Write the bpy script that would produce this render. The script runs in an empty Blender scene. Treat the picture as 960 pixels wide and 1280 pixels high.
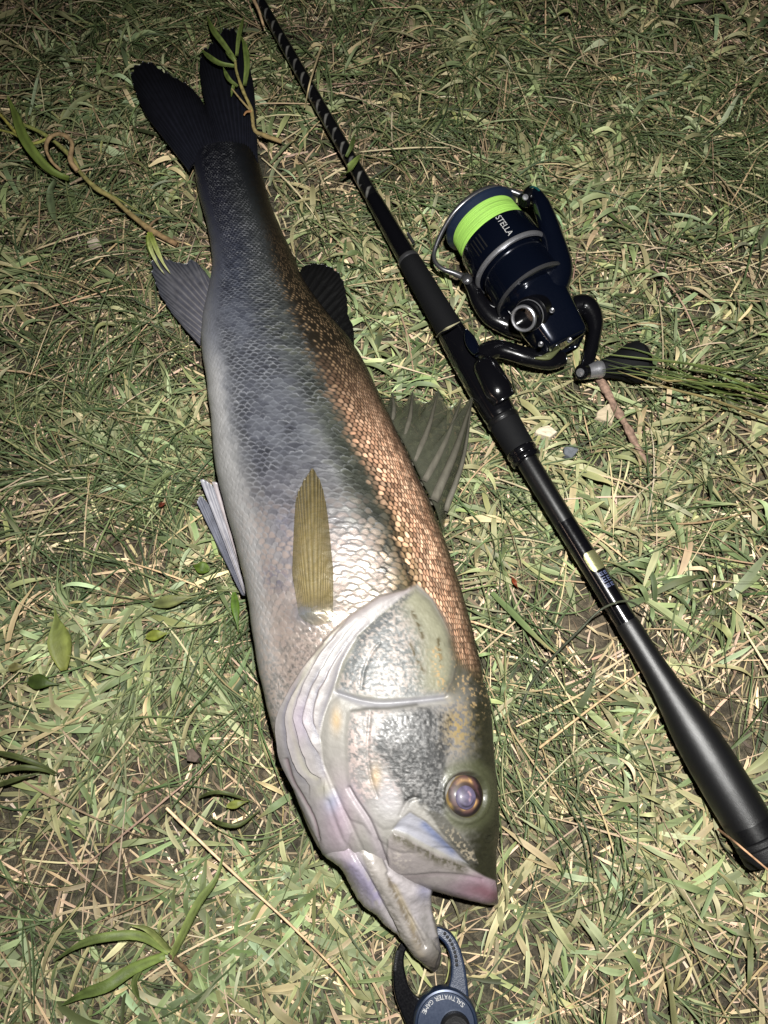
import bpy, bmesh, math
import numpy as np
from mathutils import Vector, Matrix

# ------------------------------------------------------------------ camera, world, light, exposure
RES = (960.0, 1280.0)          # pixel grid of the photograph, used for measuring the place
FPX = 967.0                    # focal length in those pixels
TILT = math.radians(20.0)
DIST = 0.56                    # metres along the axis to the ground
HCAM = DIST * math.cos(TILT)
CAM = np.array([0.0, 0.0, HCAM])

scene = bpy.context.scene
COL = scene.collection
cam_data = bpy.data.cameras.new('camera')
cam = bpy.data.objects.new('camera', cam_data)
COL.objects.link(cam)
cam_data.sensor_fit = 'VERTICAL'
cam_data.sensor_height = 24.0
cam_data.lens = 24.0 * FPX / RES[1]
cam_data.clip_start = 0.01
cam_data.clip_end = 500.0
cam.location = CAM.tolist()
cam.rotation_euler = (TILT, 0, 0)
scene.camera = cam

world = bpy.data.worlds.new('World')
scene.world = world
world.use_nodes = True
wn = world.node_tree
bgn = wn.nodes['Background']
sky = wn.nodes.new('ShaderNodeTexSky')
sky.sky_type = 'NISHITA'
sky.sun_disc = False
sky.sun_elevation = math.radians(-4.0)
sky.sun_rotation = math.radians(140.0)
wn.links.new(sky.outputs[0], bgn.inputs[0])
bgn.inputs[1].default_value = 0.10

# the angler's head torch, a little above and right of the lens, the only light of the night picture
torch = bpy.data.lights.new('torch_light', 'SPOT')
torch.energy = 66.0
torch.color = (1.0, 0.985, 0.945)
torch.spot_size = math.radians(120)
torch.spot_blend = 1.0
torch.shadow_soft_size = 0.006
torch_o = bpy.data.objects.new('torch_light', torch)
COL.objects.link(torch_o)
torch_o.location = (0.030, 0.048, 0.66)
_aim = Vector((0.14, 0.17, 0.0)) - Vector(torch_o.location)
torch_o.rotation_euler = _aim.to_track_quat('-Z', 'Y').to_euler()

scene.view_settings.view_transform = 'Standard'
scene.view_settings.look = 'None'
scene.view_settings.exposure = 0.0
scene.view_settings.gamma = 1.0
scene.view_settings.use_curve_mapping = False
scene.cycles.max_bounces = 6
scene.cycles.transparent_max_bounces = 12

# ------------------------------------------------------------------ helpers
rng = np.random.default_rng(7)
CT, ST = math.cos(TILT), math.sin(TILT)

def P(px, py, z=0.0):
    """point of the place at height z that the photograph shows at (px, py)"""
    px = np.asarray(px, float); py = np.asarray(py, float); z = np.asarray(z, float)
    x = (px - 480.0) / FPX; y = -(py - 640.0) / FPX
    dy = y * CT + ST; dz = y * ST - CT
    t = (z - HCAM) / dz
    return np.stack(np.broadcast_arrays(x * t, dy * t, HCAM + dz * t), -1)

def proj(V):
    d = np.asarray(V, float) - CAM
    y = d[..., 1] * CT + d[..., 2] * ST
    zc = -(-d[..., 1] * ST + d[..., 2] * CT)
    return 480 + FPX * d[..., 0] / zc, 640 - FPX * y / zc

def lin(c):
    c = np.asarray(c, float) / 255.0
    return np.where(c <= 0.04045, c / 12.92, ((c + 0.055) / 1.055) ** 2.4)

def sstep(a, b, x):
    t = np.clip((x - a) / (b - a), 0, 1)
    return t * t * (3 - 2 * t)

def resample(pts, n, smooth=True):
    """Catmull-Rom curve through pts, n points evenly spaced along it"""
    p = np.asarray(pts, float)
    if smooth and len(p) > 2:
        q = np.vstack([2 * p[0] - p[1], p, 2 * p[-1] - p[-2]])
        out = []
        for i in range(1, len(q) - 2):
            t = np.linspace(0, 1, 12, endpoint=False)[:, None]
            a, b, c, d = q[i - 1], q[i], q[i + 1], q[i + 2]
            out.append(0.5 * (2 * b + (c - a) * t + (2 * a - 5 * b + 4 * c - d) * t ** 2 + (3 * b - a - 3 * c + d) * t ** 3))
        p = np.vstack(out + [q[-2:-1]])
    d = np.r_[0, np.cumsum(np.linalg.norm(np.diff(p[:, :3], axis=0), axis=1))]
    u = np.linspace(0, d[-1], n)
    return np.stack([np.interp(u, d, p[:, k]) for k in range(p.shape[1])], 1)

def vnoise(x, y, seed=0):
    """smooth value noise in [0, 1]"""
    xi = np.floor(x).astype(np.int64); yi = np.floor(y).astype(np.int64)
    fx = x - xi; fy = y - yi
    fx = fx * fx * (3 - 2 * fx); fy = fy * fy * (3 - 2 * fy)
    def h(a, b):
        n = (a * 374761393 + b * 668265263 + seed * 1442695041) & 0xffffffff
        n = ((n ^ (n >> 13)) * 1274126177) & 0xffffffff
        return ((n ^ (n >> 16)) & 0xffff) / 65535.0
    return (h(xi, yi) * (1 - fx) + h(xi + 1, yi) * fx) * (1 - fy) + (h(xi, yi + 1) * (1 - fx) + h(xi + 1, yi + 1) * fx) * fy

def fbm(x, y, seed=0, o=4):
    s = 0; a = 0.5; tot = 0
    for k in range(o):
        s = s + a * vnoise(x * 2 ** k, y * 2 ** k, seed + 17 * k); tot += a; a *= 0.55
    return s / tot

def hash1(i, j, seed=0):
    n = (i.astype(np.int64) * 73856093 ^ j.astype(np.int64) * 19349663 ^ seed * 83492791) & 0xffffffff
    n = ((n ^ (n >> 13)) * 1274126177) & 0xffffffff
    return ((n ^ (n >> 16)) & 0xffff) / 65535.0

def pdist(X, Y, pts):
    """distance to a polyline, and signed side"""
    p = np.asarray(pts, float); best = np.full(X.shape, 1e9)
    for a, b in zip(p[:-1], p[1:]):
        d = b - a; L = (d * d).sum() + 1e-9
        t = np.clip(((X - a[0]) * d[0] + (Y - a[1]) * d[1]) / L, 0, 1)
        best = np.minimum(best, (X - a[0] - t * d[0]) ** 2 + (Y - a[1] - t * d[1]) ** 2)
    return np.sqrt(best)

def inpoly(X, Y, pts):
    p = np.asarray(pts, float); c = np.zeros(X.shape, bool)
    for (x0, y0), (x1, y1) in zip(p, np.roll(p, -1, 0)):
        if y0 == y1: continue
        m = (Y < y0) != (Y < y1)
        c ^= m & (X < (x1 - x0) * (Y - y0) / (y1 - y0) + x0)
    return c

def sdpoly(X, Y, pts):
    """signed distance, positive inside"""
    p = list(map(tuple, pts))
    d = pdist(X, Y, p + [p[0]])
    return np.where(inpoly(X, Y, p), d, -d)

def mesh_np(name, V, F, mats, parent=None, col=None, attrs=None, smooth=True, mat_idx=None):
    """one mesh object out of arrays; F is (n,3) or (n,4)"""
    me = bpy.data.meshes.new(name)
    V = np.ascontiguousarray(V, np.float32).reshape(-1, 3)
    Fs = F if isinstance(F, (list, tuple)) else [F]
    Fs = [np.asarray(f, np.int32) for f in Fs if len(f)]
    nl = sum(f.size for f in Fs); nf = sum(len(f) for f in Fs)
    me.vertices.add(len(V)); me.vertices.foreach_set('co', V.ravel())
    me.loops.add(nl); me.polygons.add(nf)
    me.loops.foreach_set('vertex_index', np.concatenate([f.ravel() for f in Fs]))
    tot = np.concatenate([np.full(len(f), f.shape[1], np.int32) for f in Fs])
    me.polygons.foreach_set('loop_start', np.r_[0, np.cumsum(tot)[:-1]].astype(np.int32))
    me.polygons.foreach_set('loop_total', tot)
    me.polygons.foreach_set('use_smooth', np.full(nf, smooth))
    if mat_idx is not None: me.polygons.foreach_set('material_index', np.asarray(mat_idx, np.int32))
    me.update(calc_edges=True)
    if col is not None:
        a = me.color_attributes.new('Col', 'FLOAT_COLOR', 'POINT')
        c = np.ones((len(V), 4), np.float32); c[:, :3] = np.asarray(col).reshape(-1, 3)
        a.data.foreach_set('color', c.ravel())
    for k, v in (attrs or {}).items():
        a = me.attributes.new(k, 'FLOAT', 'POINT'); a.data.foreach_set('value', np.ascontiguousarray(v, np.float32).ravel())
    for m in (mats if isinstance(mats, (list, tuple)) else [mats]): me.materials.append(m)
    o = bpy.data.objects.new(name, me); COL.objects.link(o)
    if parent is not None: o.parent = parent; o.matrix_parent_inverse = Matrix.Translation(-parent_loc(parent))
    return o

def sharp(o, deg=38):
    o.data.set_sharp_from_angle(angle=math.radians(deg))
    return o

def parent_loc(o):
    return Vector(o.location) if o.type == 'EMPTY' else Vector((0, 0, 0))

def grid_faces(nu, nv, closed_v=False, closed_u=False, off=0):
    iu = np.arange(nu if closed_u else nu - 1); iv = np.arange(nv if closed_v else nv - 1)
    I, J = np.meshgrid(iu, iv, indexing='ij'); I2 = (I + 1) % nu; J2 = (J + 1) % nv
    return np.stack([I * nv + J, I2 * nv + J, I2 * nv + J2, I * nv + J2], -1).reshape(-1, 4) + off

def thing(name, label, cat, loc=(0, 0, 0), group=None):
    o = bpy.data.objects.new(name, None); COL.objects.link(o)
    o.location = loc; o.empty_display_size = 0.02
    return tag(o, label, cat, group)

def tag(o, label=None, cat=None, group=None, kind=None):
    if label: o['label'] = label
    if cat: o['category'] = cat
    if group: o['group'] = group
    if kind: o['kind'] = kind
    return o

def frames(path):
    p = np.asarray(path, float); t = np.gradient(p, axis=0); t /= np.linalg.norm(t, axis=1)[:, None] + 1e-12
    return t

def sweep(path, ra, rb=None, n=16, up=(0, 0, 1), cap=True, twist=0.0):
    """tube along path; ra sideways radius, rb radius along up; returns V, F"""
    p = np.asarray(path, float); m = len(p)
    ra = np.broadcast_to(np.asarray(ra, float), (m,)); rb = ra if rb is None else np.broadcast_to(np.asarray(rb, float), (m,))
    t = frames(p); U = np.asarray(up, float)
    s = np.cross(t, U); s /= np.linalg.norm(s, axis=1)[:, None] + 1e-12
    u = np.cross(s, t)
    a = np.linspace(0, 2 * np.pi, n, endpoint=False) + twist
    V = p[:, None] + s[:, None] * (ra[:, None] * np.cos(a))[..., None] + u[:, None] * (rb[:, None] * np.sin(a))[..., None]
    F = [grid_faces(m, n, True)]
    V = V.reshape(-1, 3)
    if cap:
        k = len(V); V = np.vstack([V, p[0], p[-1]]); i = np.arange(n); j = (i + 1) % n
        F.append(np.stack([i, j, np.full(n, k)], 1)[:, ::-1].copy() * 1)
        F.append(np.stack([(m - 1) * n + i, (m - 1) * n + j, np.full(n, k + 1)], 1))
    return V, F

def lathe(origin, axis, prof, n=48, ref=(0, 0, 1)):
    """prof = list of (distance along axis, radius)"""
    a = np.asarray(axis, float); a /= np.linalg.norm(a)
    if abs(a @ np.asarray(ref, float)) > .98: ref = (0, 1, 0)
    u = np.cross(np.asarray(ref, float), a); u /= np.linalg.norm(u); w = np.cross(a, u)
    pr = np.asarray(prof, float); th = np.linspace(0, 2 * np.pi, n, endpoint=False)
    V = np.asarray(origin, float) + pr[:, 0, None, None] * a + pr[:, 1, None, None] * (np.cos(th)[:, None] * u + np.sin(th)[:, None] * w)
    return V.reshape(-1, 3), [grid_faces(len(pr), n, True)]

def join(*vf):
    V = []; F3 = []; F4 = []; k = 0
    for v, f in vf:
        v = np.asarray(v).reshape(-1, 3)
        for g in (f if isinstance(f, (list, tuple)) else [f]):
            (F3 if g.shape[1] == 3 else F4).append(g + k)
        V.append(v); k += len(v)
    return np.vstack(V), [np.vstack(x) for x in (F4, F3) if x]

def plate(name, outline, z0, z1, mat, parent=None, bevel=0.001, tilt=None):
    """flat solid with a bevelled rim from an xy outline"""
    bm = bmesh.new()
    o = np.asarray(outline, float)
    area = np.sum(o[:, 0] * np.roll(o[:, 1], -1) - np.roll(o[:, 0], -1) * o[:, 1])
    if area < 0: o = o[::-1]
    vs = [bm.verts.new((x, y, z0)) for x, y in o[:, :2]]
    f = bm.faces.new(vs); f.normal_flip()
    r = bmesh.ops.extrude_face_region(bm, geom=[f])
    tv = [g for g in r['geom'] if isinstance(g, bmesh.types.BMVert)]
    for v in tv: v.co.z = z1
    bmesh.ops.recalc_face_normals(bm, faces=bm.faces)
    ed = [e for e in bm.edges if all(abs(v.co.z - z1) < 1e-7 for v in e.verts)]
    if bevel: bmesh.ops.bevel(bm, geom=ed, offset=bevel, segments=3, affect='EDGES', profile=0.5, clamp_overlap=True)
    bmesh.ops.triangulate(bm, faces=[f for f in bm.faces if len(f.verts) > 4])
    if tilt is not None:
        for v in bm.verts: v.co = tilt(v.co)
    me = bpy.data.meshes.new(name); bm.to_mesh(me); bm.free()
    for p in me.polygons: p.use_smooth = False
    me.materials.append(mat)
    ob = bpy.data.objects.new(name, me); COL.objects.link(ob)
    if parent is not None: ob.parent = parent; ob.matrix_parent_inverse = Matrix.Translation(-parent_loc(parent))
    return ob

# ------------------------------------------------------------------ materials
def new_mat(name):
    m = bpy.data.materials.new(name); m.use_nodes = True
    return m, m.node_tree, m.node_tree.nodes['Principled BSDF']

def plain(name, rgb, rough=0.5, metal=0.0, coat=0.0, spec=0.5, bump=0.0, bscale=900.0, vary=0.0):
    m, nt, b = new_mat(name)
    b.inputs['Base Color'].default_value = (*rgb, 1); b.inputs['Roughness'].default_value = rough
    b.inputs['Metallic'].default_value = metal; b.inputs['Coat Weight'].default_value = coat
    b.inputs['Coat Roughness'].default_value = 0.08; b.inputs['Specular IOR Level'].default_value = spec
    tc = nt.nodes.new('ShaderNodeTexCoord'); nz = nt.nodes.new('ShaderNodeTexNoise')
    nz.inputs['Scale'].default_value = bscale; nz.inputs['Detail'].default_value = 5
    nt.links.new(tc.outputs['Object'], nz.inputs['Vector'])
    mr = nt.nodes.new('ShaderNodeMapRange')
    mr.inputs['To Min'].default_value = max(0.02, rough - 0.08 - vary); mr.inputs['To Max'].default_value = min(1, rough + 0.08 + vary)
    nt.links.new(nz.outputs['Fac'], mr.inputs['Value']); nt.links.new(mr.outputs[0], b.inputs['Roughness'])
    if bump:
        bp = nt.nodes.new('ShaderNodeBump'); bp.inputs['Strength'].default_value = bump; bp.inputs['Distance'].default_value = 0.0004
        nt.links.new(nz.outputs['Fac'], bp.inputs['Height']); nt.links.new(bp.outputs[0], b.inputs['Normal'])
    return m

def attr_mat(name, rough=0.5, spec=0.4, trans=0.0, metal_attr=False, rough_attr=False, coat=0.0, bump=0.0, bscale=1500.0, alpha=None):
    m, nt, b = new_mat(name)
    a = nt.nodes.new('ShaderNodeVertexColor'); a.layer_name = 'Col'
    nt.links.new(a.outputs['Color'], b.inputs['Base Color'])
    b.inputs['Roughness'].default_value = rough; b.inputs['Specular IOR Level'].default_value = spec
    b.inputs['Coat Weight'].default_value = coat; b.inputs['Coat Roughness'].default_value = 0.18
    for on, att, inp in ((metal_attr, 'Met', 'Metallic'), (rough_attr, 'Rgh', 'Roughness')):
        if on:
            q = nt.nodes.new('ShaderNodeAttribute'); q.attribute_name = att
            nt.links.new(q.outputs['Fac'], b.inputs[inp])
    if bump:
        tc = nt.nodes.new('ShaderNodeTexCoord'); nz = nt.nodes.new('ShaderNodeTexNoise')
        nz.inputs['Scale'].default_value = bscale; nz.inputs['Detail'].default_value = 4
        nt.links.new(tc.outputs['Object'], nz.inputs['Vector'])
        bp = nt.nodes.new('ShaderNodeBump'); bp.inputs['Strength'].default_value = bump; bp.inputs['Distance'].default_value = 0.0005
        nt.links.new(nz.outputs['Fac'], bp.inputs['Height']); nt.links.new(bp.outputs[0], b.inputs['Normal'])
    out = nt.nodes['Material Output']; last = b.outputs[0]
    if trans:
        tr = nt.nodes.new('ShaderNodeBsdfTranslucent'); nt.links.new(a.outputs['Color'], tr.inputs['Color'])
        mx = nt.nodes.new('ShaderNodeMixShader'); mx.inputs[0].default_value = trans
        nt.links.new(last, mx.inputs[1]); nt.links.new(tr.outputs[0], mx.inputs[2]); last = mx.outputs[0]
    if alpha is not None:
        q = nt.nodes.new('ShaderNodeAttribute'); q.attribute_name = 'Opa'
        tp = nt.nodes.new('ShaderNodeBsdfTransparent'); tp.inputs[0].default_value = (*alpha, 1)
        mx = nt.nodes.new('ShaderNodeMixShader')
        nt.links.new(q.outputs['Fac'], mx.inputs[0]); nt.links.new(tp.outputs[0], mx.inputs[1]); nt.links.new(last, mx.inputs[2]); last = mx.outputs[0]
    nt.links.new(last, out.inputs['Surface'])
    return m

M = {}
M['blade'] = attr_mat('grass_blade', rough=0.6, spec=0.22, trans=0.12, bump=0.25, bscale=900)
M['leaf'] = attr_mat('leaf', rough=0.55, spec=0.25, trans=0.15, bump=0.5, bscale=700)
M['straw'] = attr_mat('dry_straw', rough=0.7, spec=0.25, bump=0.5, bscale=1200)
M['fish'] = attr_mat('fish_skin', spec=0.36, metal_attr=True, rough_attr=True, coat=0.05, bump=0.2, bscale=1400)
M['fin'] = attr_mat('fin_membrane', rough=0.38, spec=0.5, trans=0.12, coat=0.2, bump=0.25, bscale=900, alpha=(0.94, 0.94, 0.90))
M['stone'] = attr_mat('stone', rough=0.85, spec=0.2, bump=1.0, bscale=600)
M['bark'] = attr_mat('bark', rough=0.85, spec=0.2, bump=1.0, bscale=700)
M['gloss'] = plain('gloss_black', (0.0016, 0.0016, 0.0022), 0.16, coat=0.4)
M['satin'] = plain('satin_black', (0.0022, 0.0022, 0.0026), 0.30)
M['eva'] = plain('foam_grip', (0.0022, 0.0023, 0.0028), 0.72, spec=0.10, bump=0.6, bscale=2600)
M['butt'] = plain('soft_black_grip', (0.0030, 0.0030, 0.0034), 0.38, spec=0.38, bump=0.3, bscale=3200)
M['rubber'] = plain('rubber', (0.0032, 0.0032, 0.0036), 0.55, spec=0.2, bump=0.5, bscale=1500)
M['navy'] = plain('navy_gloss', (0.0022, 0.0036, 0.0092), 0.22, metal=0.6, coat=0.8)
M['navy_metal'] = plain('navy_anodised', (0.010, 0.017, 0.036), 0.34, metal=0.45, coat=0.25)
M['navy_matt'] = plain('navy_painted', (0.0050, 0.0105, 0.026), 0.38, metal=0.1, coat=0.1, bump=0.3, bscale=1500)
M['chrome'] = plain('bright_metal', (0.34, 0.34, 0.36), 0.30, metal=0.86, vary=0.05)
M['steel'] = plain('dark_steel', (0.08, 0.08, 0.085), 0.28, metal=0.8)
M['print'] = plain('white_print', (0.22, 0.22, 0.22), 0.5)
M['print_blue'] = plain('blue_print', (0.05, 0.06, 0.11), 0.4)
M['gold'] = plain('gold_label', (0.24, 0.24, 0.12), 0.30, metal=0.75, vary=0.1)

# ------------------------------------------------------------------ ground
def gz(x, y):
    """height of the bare soil"""
    return 0.010 * (fbm(x * 7 + 31, y * 7 + 11, 3, 4) - 0.5) - 0.004

gx = np.r_[-np.geomspace(70, 1.15, 22), np.linspace(-1.1, 1.1, 330), np.geomspace(1.15, 70, 22)]
gy = np.r_[-np.geomspace(70, 0.75, 22), np.linspace(-0.7, 1.5, 330), np.geomspace(1.55, 70, 22)]
GX, GY = np.meshgrid(gx, gy, indexing='ij')
GZ = gz(GX, GY) + 0.004 * (fbm(GX * 60, GY * 60, 5, 3) - 0.5)
sm, snt, sb = new_mat('soil')
tc = snt.nodes.new('ShaderNodeTexCoord')
n1 = snt.nodes.new('ShaderNodeTexNoise'); n1.inputs['Scale'].default_value = 140; n1.inputs['Detail'].default_value = 8; n1.inputs['Roughness'].default_value = 0.7
n2 = snt.nodes.new('ShaderNodeTexNoise'); n2.inputs['Scale'].default_value = 14; n2.inputs['Detail'].default_value = 4
n3 = snt.nodes.new('ShaderNodeTexNoise'); n3.inputs['Scale'].default_value = 700; n3.inputs['Detail'].default_value = 3
for n in (n1, n2, n3): snt.links.new(tc.outputs['Object'], n.inputs['Vector'])
cr = snt.nodes.new('ShaderNodeValToRGB')
cr.color_ramp.elements[0].position = 0.3; cr.color_ramp.elements[0].color = (0.013, 0.0115, 0.009, 1)
cr.color_ramp.elements[1].position = 0.72; cr.color_ramp.elements[1].color = (0.120, 0.104, 0.078, 1)
e = cr.color_ramp.elements.new(0.5); e.color = (0.042, 0.037, 0.029, 1)
snt.links.new(n1.outputs['Fac'], cr.inputs[0])
cr2 = snt.nodes.new('ShaderNodeValToRGB')
cr2.color_ramp.elements[0].position = 0.35; cr2.color_ramp.elements[0].color = (0.75, 0.8, 0.7, 1)
cr2.color_ramp.elements[1].position = 0.65; cr2.color_ramp.elements[1].color = (1.25, 1.15, 1.0, 1)
snt.links.new(n2.outputs['Fac'], cr2.inputs[0])
mx = snt.nodes.new('ShaderNodeMix'); mx.data_type = 'RGBA'; mx.blend_type = 'MULTIPLY'; mx.inputs['Factor'].default_value = 1
snt.links.new(cr.outputs[0], mx.inputs['A']); snt.links.new(cr2.outputs[0], mx.inputs['B'])
snt.links.new(mx.outputs['Result'], sb.inputs['Base Color'])
sb.inputs['Roughness'].default_value = 0.95; sb.inputs['Specular IOR Level'].default_value = 0.2
ad = snt.nodes.new('ShaderNodeMath'); ad.operation = 'ADD'
snt.links.new(n1.outputs['Fac'], ad.inputs[0]); snt.links.new(n3.outputs['Fac'], ad.inputs[1])
bp = snt.nodes.new('ShaderNodeBump'); bp.inputs['Distance'].default_value = 0.003; bp.inputs['Strength'].default_value = 0.9
snt.links.new(ad.outputs[0], bp.inputs['Height']); snt.links.new(bp.outputs[0], sb.inputs['Normal'])
ground = mesh_np('ground', np.stack([GX, GY, GZ], -1), grid_faces(len(gx), len(gy)), sm)
ground['kind'] = 'structure'

# ------------------------------------------------------------------ fish
FISH_Z = 0.007                                   # the body presses the grass down to this height
rows = np.array([  # belly px, back px, thickness m
    (246, 172, 314, 168, .006), (243, 206, 324, 204, .020), (249, 246, 337, 250, .028), (259, 283, 350, 285, .034),
    (266, 330, 367, 322, .041), (262, 365, 385, 362, .048), (254, 405, 414, 402, .055), (253, 440, 440, 432, .061),
    (259, 475, 464, 474, .067), (264, 519, 484, 519, .072), (270, 580, 512, 578, .078), (283, 640, 540, 640, .083),
    (300, 700, 563, 700, .086), (312, 760, 581, 760, .087), (321, 820, 597, 820, .088), (334, 882, 607, 880, .088),
    (345, 924, 611, 931, .087), (357, 955, 614, 965, .084), (372, 1000, 617, 995, .080), (390, 1044, 618, 1025, .074),
    (406, 1066, 619, 1050, .067), (443, 1082, 620, 1070, .058), (487, 1096, 620, 1084, .050), (532, 1107, 620, 1096, .042),
    (570, 1117, 621, 1107, .035), (596, 1123, 621, 1116, .029), (612, 1128, 619, 1123, .018)])

def loft(rows, nu, ntop, nbot, zbase, wmid=0.42, pbelly=0.86, pback=0.86):
    r = resample(rows * np.array([1, 1, 1, 1, 1e3]), nu)
    T = r[:, 4] / 1e3
    zm = zbase + wmid * T
    Lp = P(r[:, 0], r[:, 1], zm); Rp = P(r[:, 2], r[:, 3], zm)
    th = np.linspace(0, np.pi, ntop)
    c = -np.cos(th); pw = np.where(c < 0, pbelly, pback)
    w = np.sign(c) * np.abs(c) ** pw
    h = np.sin(th) ** 0.92
    mid = 0.5 * (Lp + Rp)[:, None]; half = 0.5 * (Rp - Lp)[:, None]
    top = mid + half * w[None, :, None]; top[..., 2] = zm[:, None] + (T * (1 - wmid))[:, None] * h
    thb = np.linspace(np.pi, 2 * np.pi, nbot + 2)[1:-1]
    cb = -np.cos(thb); wb = np.sign(cb) * np.abs(cb) ** 0.8
    hb = np.abs(np.sin(thb)) ** 0.7
    bot = mid + half * wb[None, :, None]; bot[..., 2] = zm[:, None] - (T * wmid)[:, None] * hb
    return top, bot, T, r

def normals(G):
    du = np.gradient(G, axis=0); dv = np.gradient(G, axis=1)
    n = np.cross(dv, du); n /= np.linalg.norm(n, axis=-1)[..., None] + 1e-12
    return n * np.sign(np.nanmean(n[..., 2]))

NU, NT, NB = 1150, 420, 60
top, bot, TT, rr = loft(rows, NU, NT, NB, FISH_Z)
PX, PY = proj(top)
vv = np.linspace(0, 1, NT)[None, :].repeat(NU, 0)             # 0 belly .. 1 back, around the girth
_th = np.linspace(0, np.pi, NT); _c = -np.cos(_th)
vx = (0.5 + 0.5 * np.sign(_c) * np.abs(_c) ** 0.86)[None, :].repeat(NU, 0)   # the same, straight across
# --- scale lattice
mid = top[:, NT // 2]
girth = np.linalg.norm(np.diff(top, axis=1), axis=2).sum(1)
ds = np.r_[0, np.linalg.norm(np.diff(mid, axis=0), axis=1)]
vw = np.cumsum(0.92 + 1.6 * sstep(0.58, 0.80, vv[0]))[None, :] / NT + 0 * vv     # smaller scales on the back
NROW = 36.0
pitch = np.clip(girth / 56, 0.0022, 0.0062) * 1.05
ci = np.cumsum(ds / pitch)[:, None] + 0 * vv
ci = ci + 2.2 * (vv - 0.5) ** 2 * 3
cj = vw * NROW + 0.7 * (fbm(PX / 18, PY / 18, 51, 2) - .5) + 0.25 * (vnoise(PX / 5, PY / 5, 52) - .5)
ci = ci + 0.8 * (fbm(PX / 16, PY / 16, 53, 2) - .5) + 0.3 * (vnoise(PX / 5, PY / 5, 54) - .5)
ii = np.floor(ci)
best_t = np.full(ci.shape, -1.0); sid_i = np.zeros_like(ci); sid_j = np.zeros_like(ci); bj = np.zeros_like(ci)
for k in (3, 2, 1, 0, -1):
    ic = ii + k
    stag = np.mod(ic, 2) * 0.5
    jc = np.floor(cj - stag + 0.5) + stag
    x = cj - jc
    edge = 1.55 * np.sqrt(np.clip(1 - (x / 0.62) ** 2, 0, 1))   # how far the free edge reaches towards the tail
    t = edge - (ic - ci)
    ok = (best_t < 0) & (t >= 0) & (ic - ci > -1.2)
    best_t = np.where(ok, t, best_t); sid_i = np.where(ok, ic, sid_i); sid_j = np.where(ok, jc * 2, sid_j); bj = np.where(ok, x, bj)
best_t = np.clip(best_t, 0, 2)
rnd1 = hash1(sid_i, sid_j, 1); rnd2 = hash1(sid_i, sid_j, 2); rnd3 = hash1(sid_i, sid_j, 3)
# --- head region: everything past the gill opening
gill = [(515, 728), (507, 737), (474, 746), (453, 760), (437, 771), (412, 794), (393, 817), (378, 837), (364, 860), (351, 887), (348, 905), (350, 922), (355, 951), (370, 992), (382, 1020), (399, 1053), (404, 1068)]
head_poly = [(522, 730)] + gill[1:] + [(404, 1200), (700, 1200), (700, 850), (600, 848), (571, 822), (566, 800), (556, 776), (540, 748)]
sd_head = sdpoly(PX, PY, head_poly)
headm = sstep(-1, 1, sd_head / (3 + 9 * sstep(540, 572, PX)))
# --- relief
disp = np.zeros_like(PX)
scale_amp = (1 - headm) * sstep(0.06, 0.30, vv) * (1 - 0.5 * sstep(0.93, 1, vv))
scale_amp *= 0.35 + 0.65 * sstep(0.05, 0.3, np.linspace(0, 1, NU))[:, None]
saw = np.clip(1 - best_t / 1.35, 0, 1)
ps = pitch[:, None]
disp += scale_amp * ps * (0.10 * saw - 0.05 * (bj / 0.5) ** 2 + 0.16 * (rnd1 - 0.5) * bj + 0.11 * (rnd2 - 0.5) * (best_t - 0.6))
disp += (1 - headm) * 0.0012 * (fbm(PX / 26, PY / 26, 9, 3) - 0.5)
def ridge(pts, w): return np.exp(-(pdist(PX, PY, resample(pts, max(8, 3 * len(pts)))) / w) ** 2)
def raised(pts, amt, soft=2.0, round_=10.0):
    s = sdpoly(PX, PY, pts)
    return amt * (sstep(-soft, soft, s) * 0.6 + 0.4 * sstep(0, round_, s))
# gill membrane as a flap above the shoulder
flap = gill + [(425, 1085), (440, 1040), (405, 955), (400, 922), (405, 895), (412, 872), (420, 850), (428, 826), (446, 794), (475, 768), (512, 738)]
disp += raised(flap, 0.0018, 1.8, 8)
folds = [[(404, 806), (390, 832), (376, 853), (366, 874), (361, 895), (363, 922), (374, 957), (389, 980)],
         [(363, 947), (372, 976), (382, 997), (395, 1022), (401, 1047)],
         [(432, 779), (405, 812), (390, 836), (378, 862), (371, 895), (376, 922), (389, 959), (403, 972)],
         [(449, 773), (420, 808), (396, 848), (387, 868), (382, 895), (385, 911), (397, 936), (407, 958)],
         [(480, 752), (446, 788), (420, 824), (407, 850), (398, 867), (394, 890), (397, 911), (404, 928)],
         [(412, 1000), (424, 1035), (440, 1068), (455, 1100)], [(418, 985), (436, 1025), (452, 1060), (466, 1090)]]
_yy = np.arange(740, 1075, 3.0)
def xof(c):
    q = resample(c, 60); o = np.argsort(q[:, 1]); return np.interp(_yy, q[o, 1], q[o, 0])
_cur = np.stack([xof(gill), xof(folds[0]), xof(folds[2]), xof(folds[3]), xof(folds[4]), xof([(507, 742), (474, 769), (445, 796), (426, 829), (420, 854), (412, 875), (404, 897), (400, 922), (405, 953), (414, 980), (426, 1010)])])
_cur = np.maximum.accumulate(_cur + np.arange(6)[:, None] * .01, axis=0)
CX = np.stack([np.interp(PY, _yy, c) for c in _cur])
CX = CX + (3.0 * (fbm(PX / 30, PY / 16, 81, 2) - .5))[None] * np.array([0, 1, 1, 1, 1, 0])[:, None, None]
q_ = np.zeros_like(PX)
for k in range(5):
    q_ = np.where((PX >= CX[k]) & (PX < CX[k + 1]), k + (PX - CX[k]) / np.maximum(CX[k + 1] - CX[k], 1.0), q_)
gapw = np.zeros_like(PX)
for k in range(5): gapw = np.where(np.floor(q_) == k, CX[k + 1] - CX[k], gapw)
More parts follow.
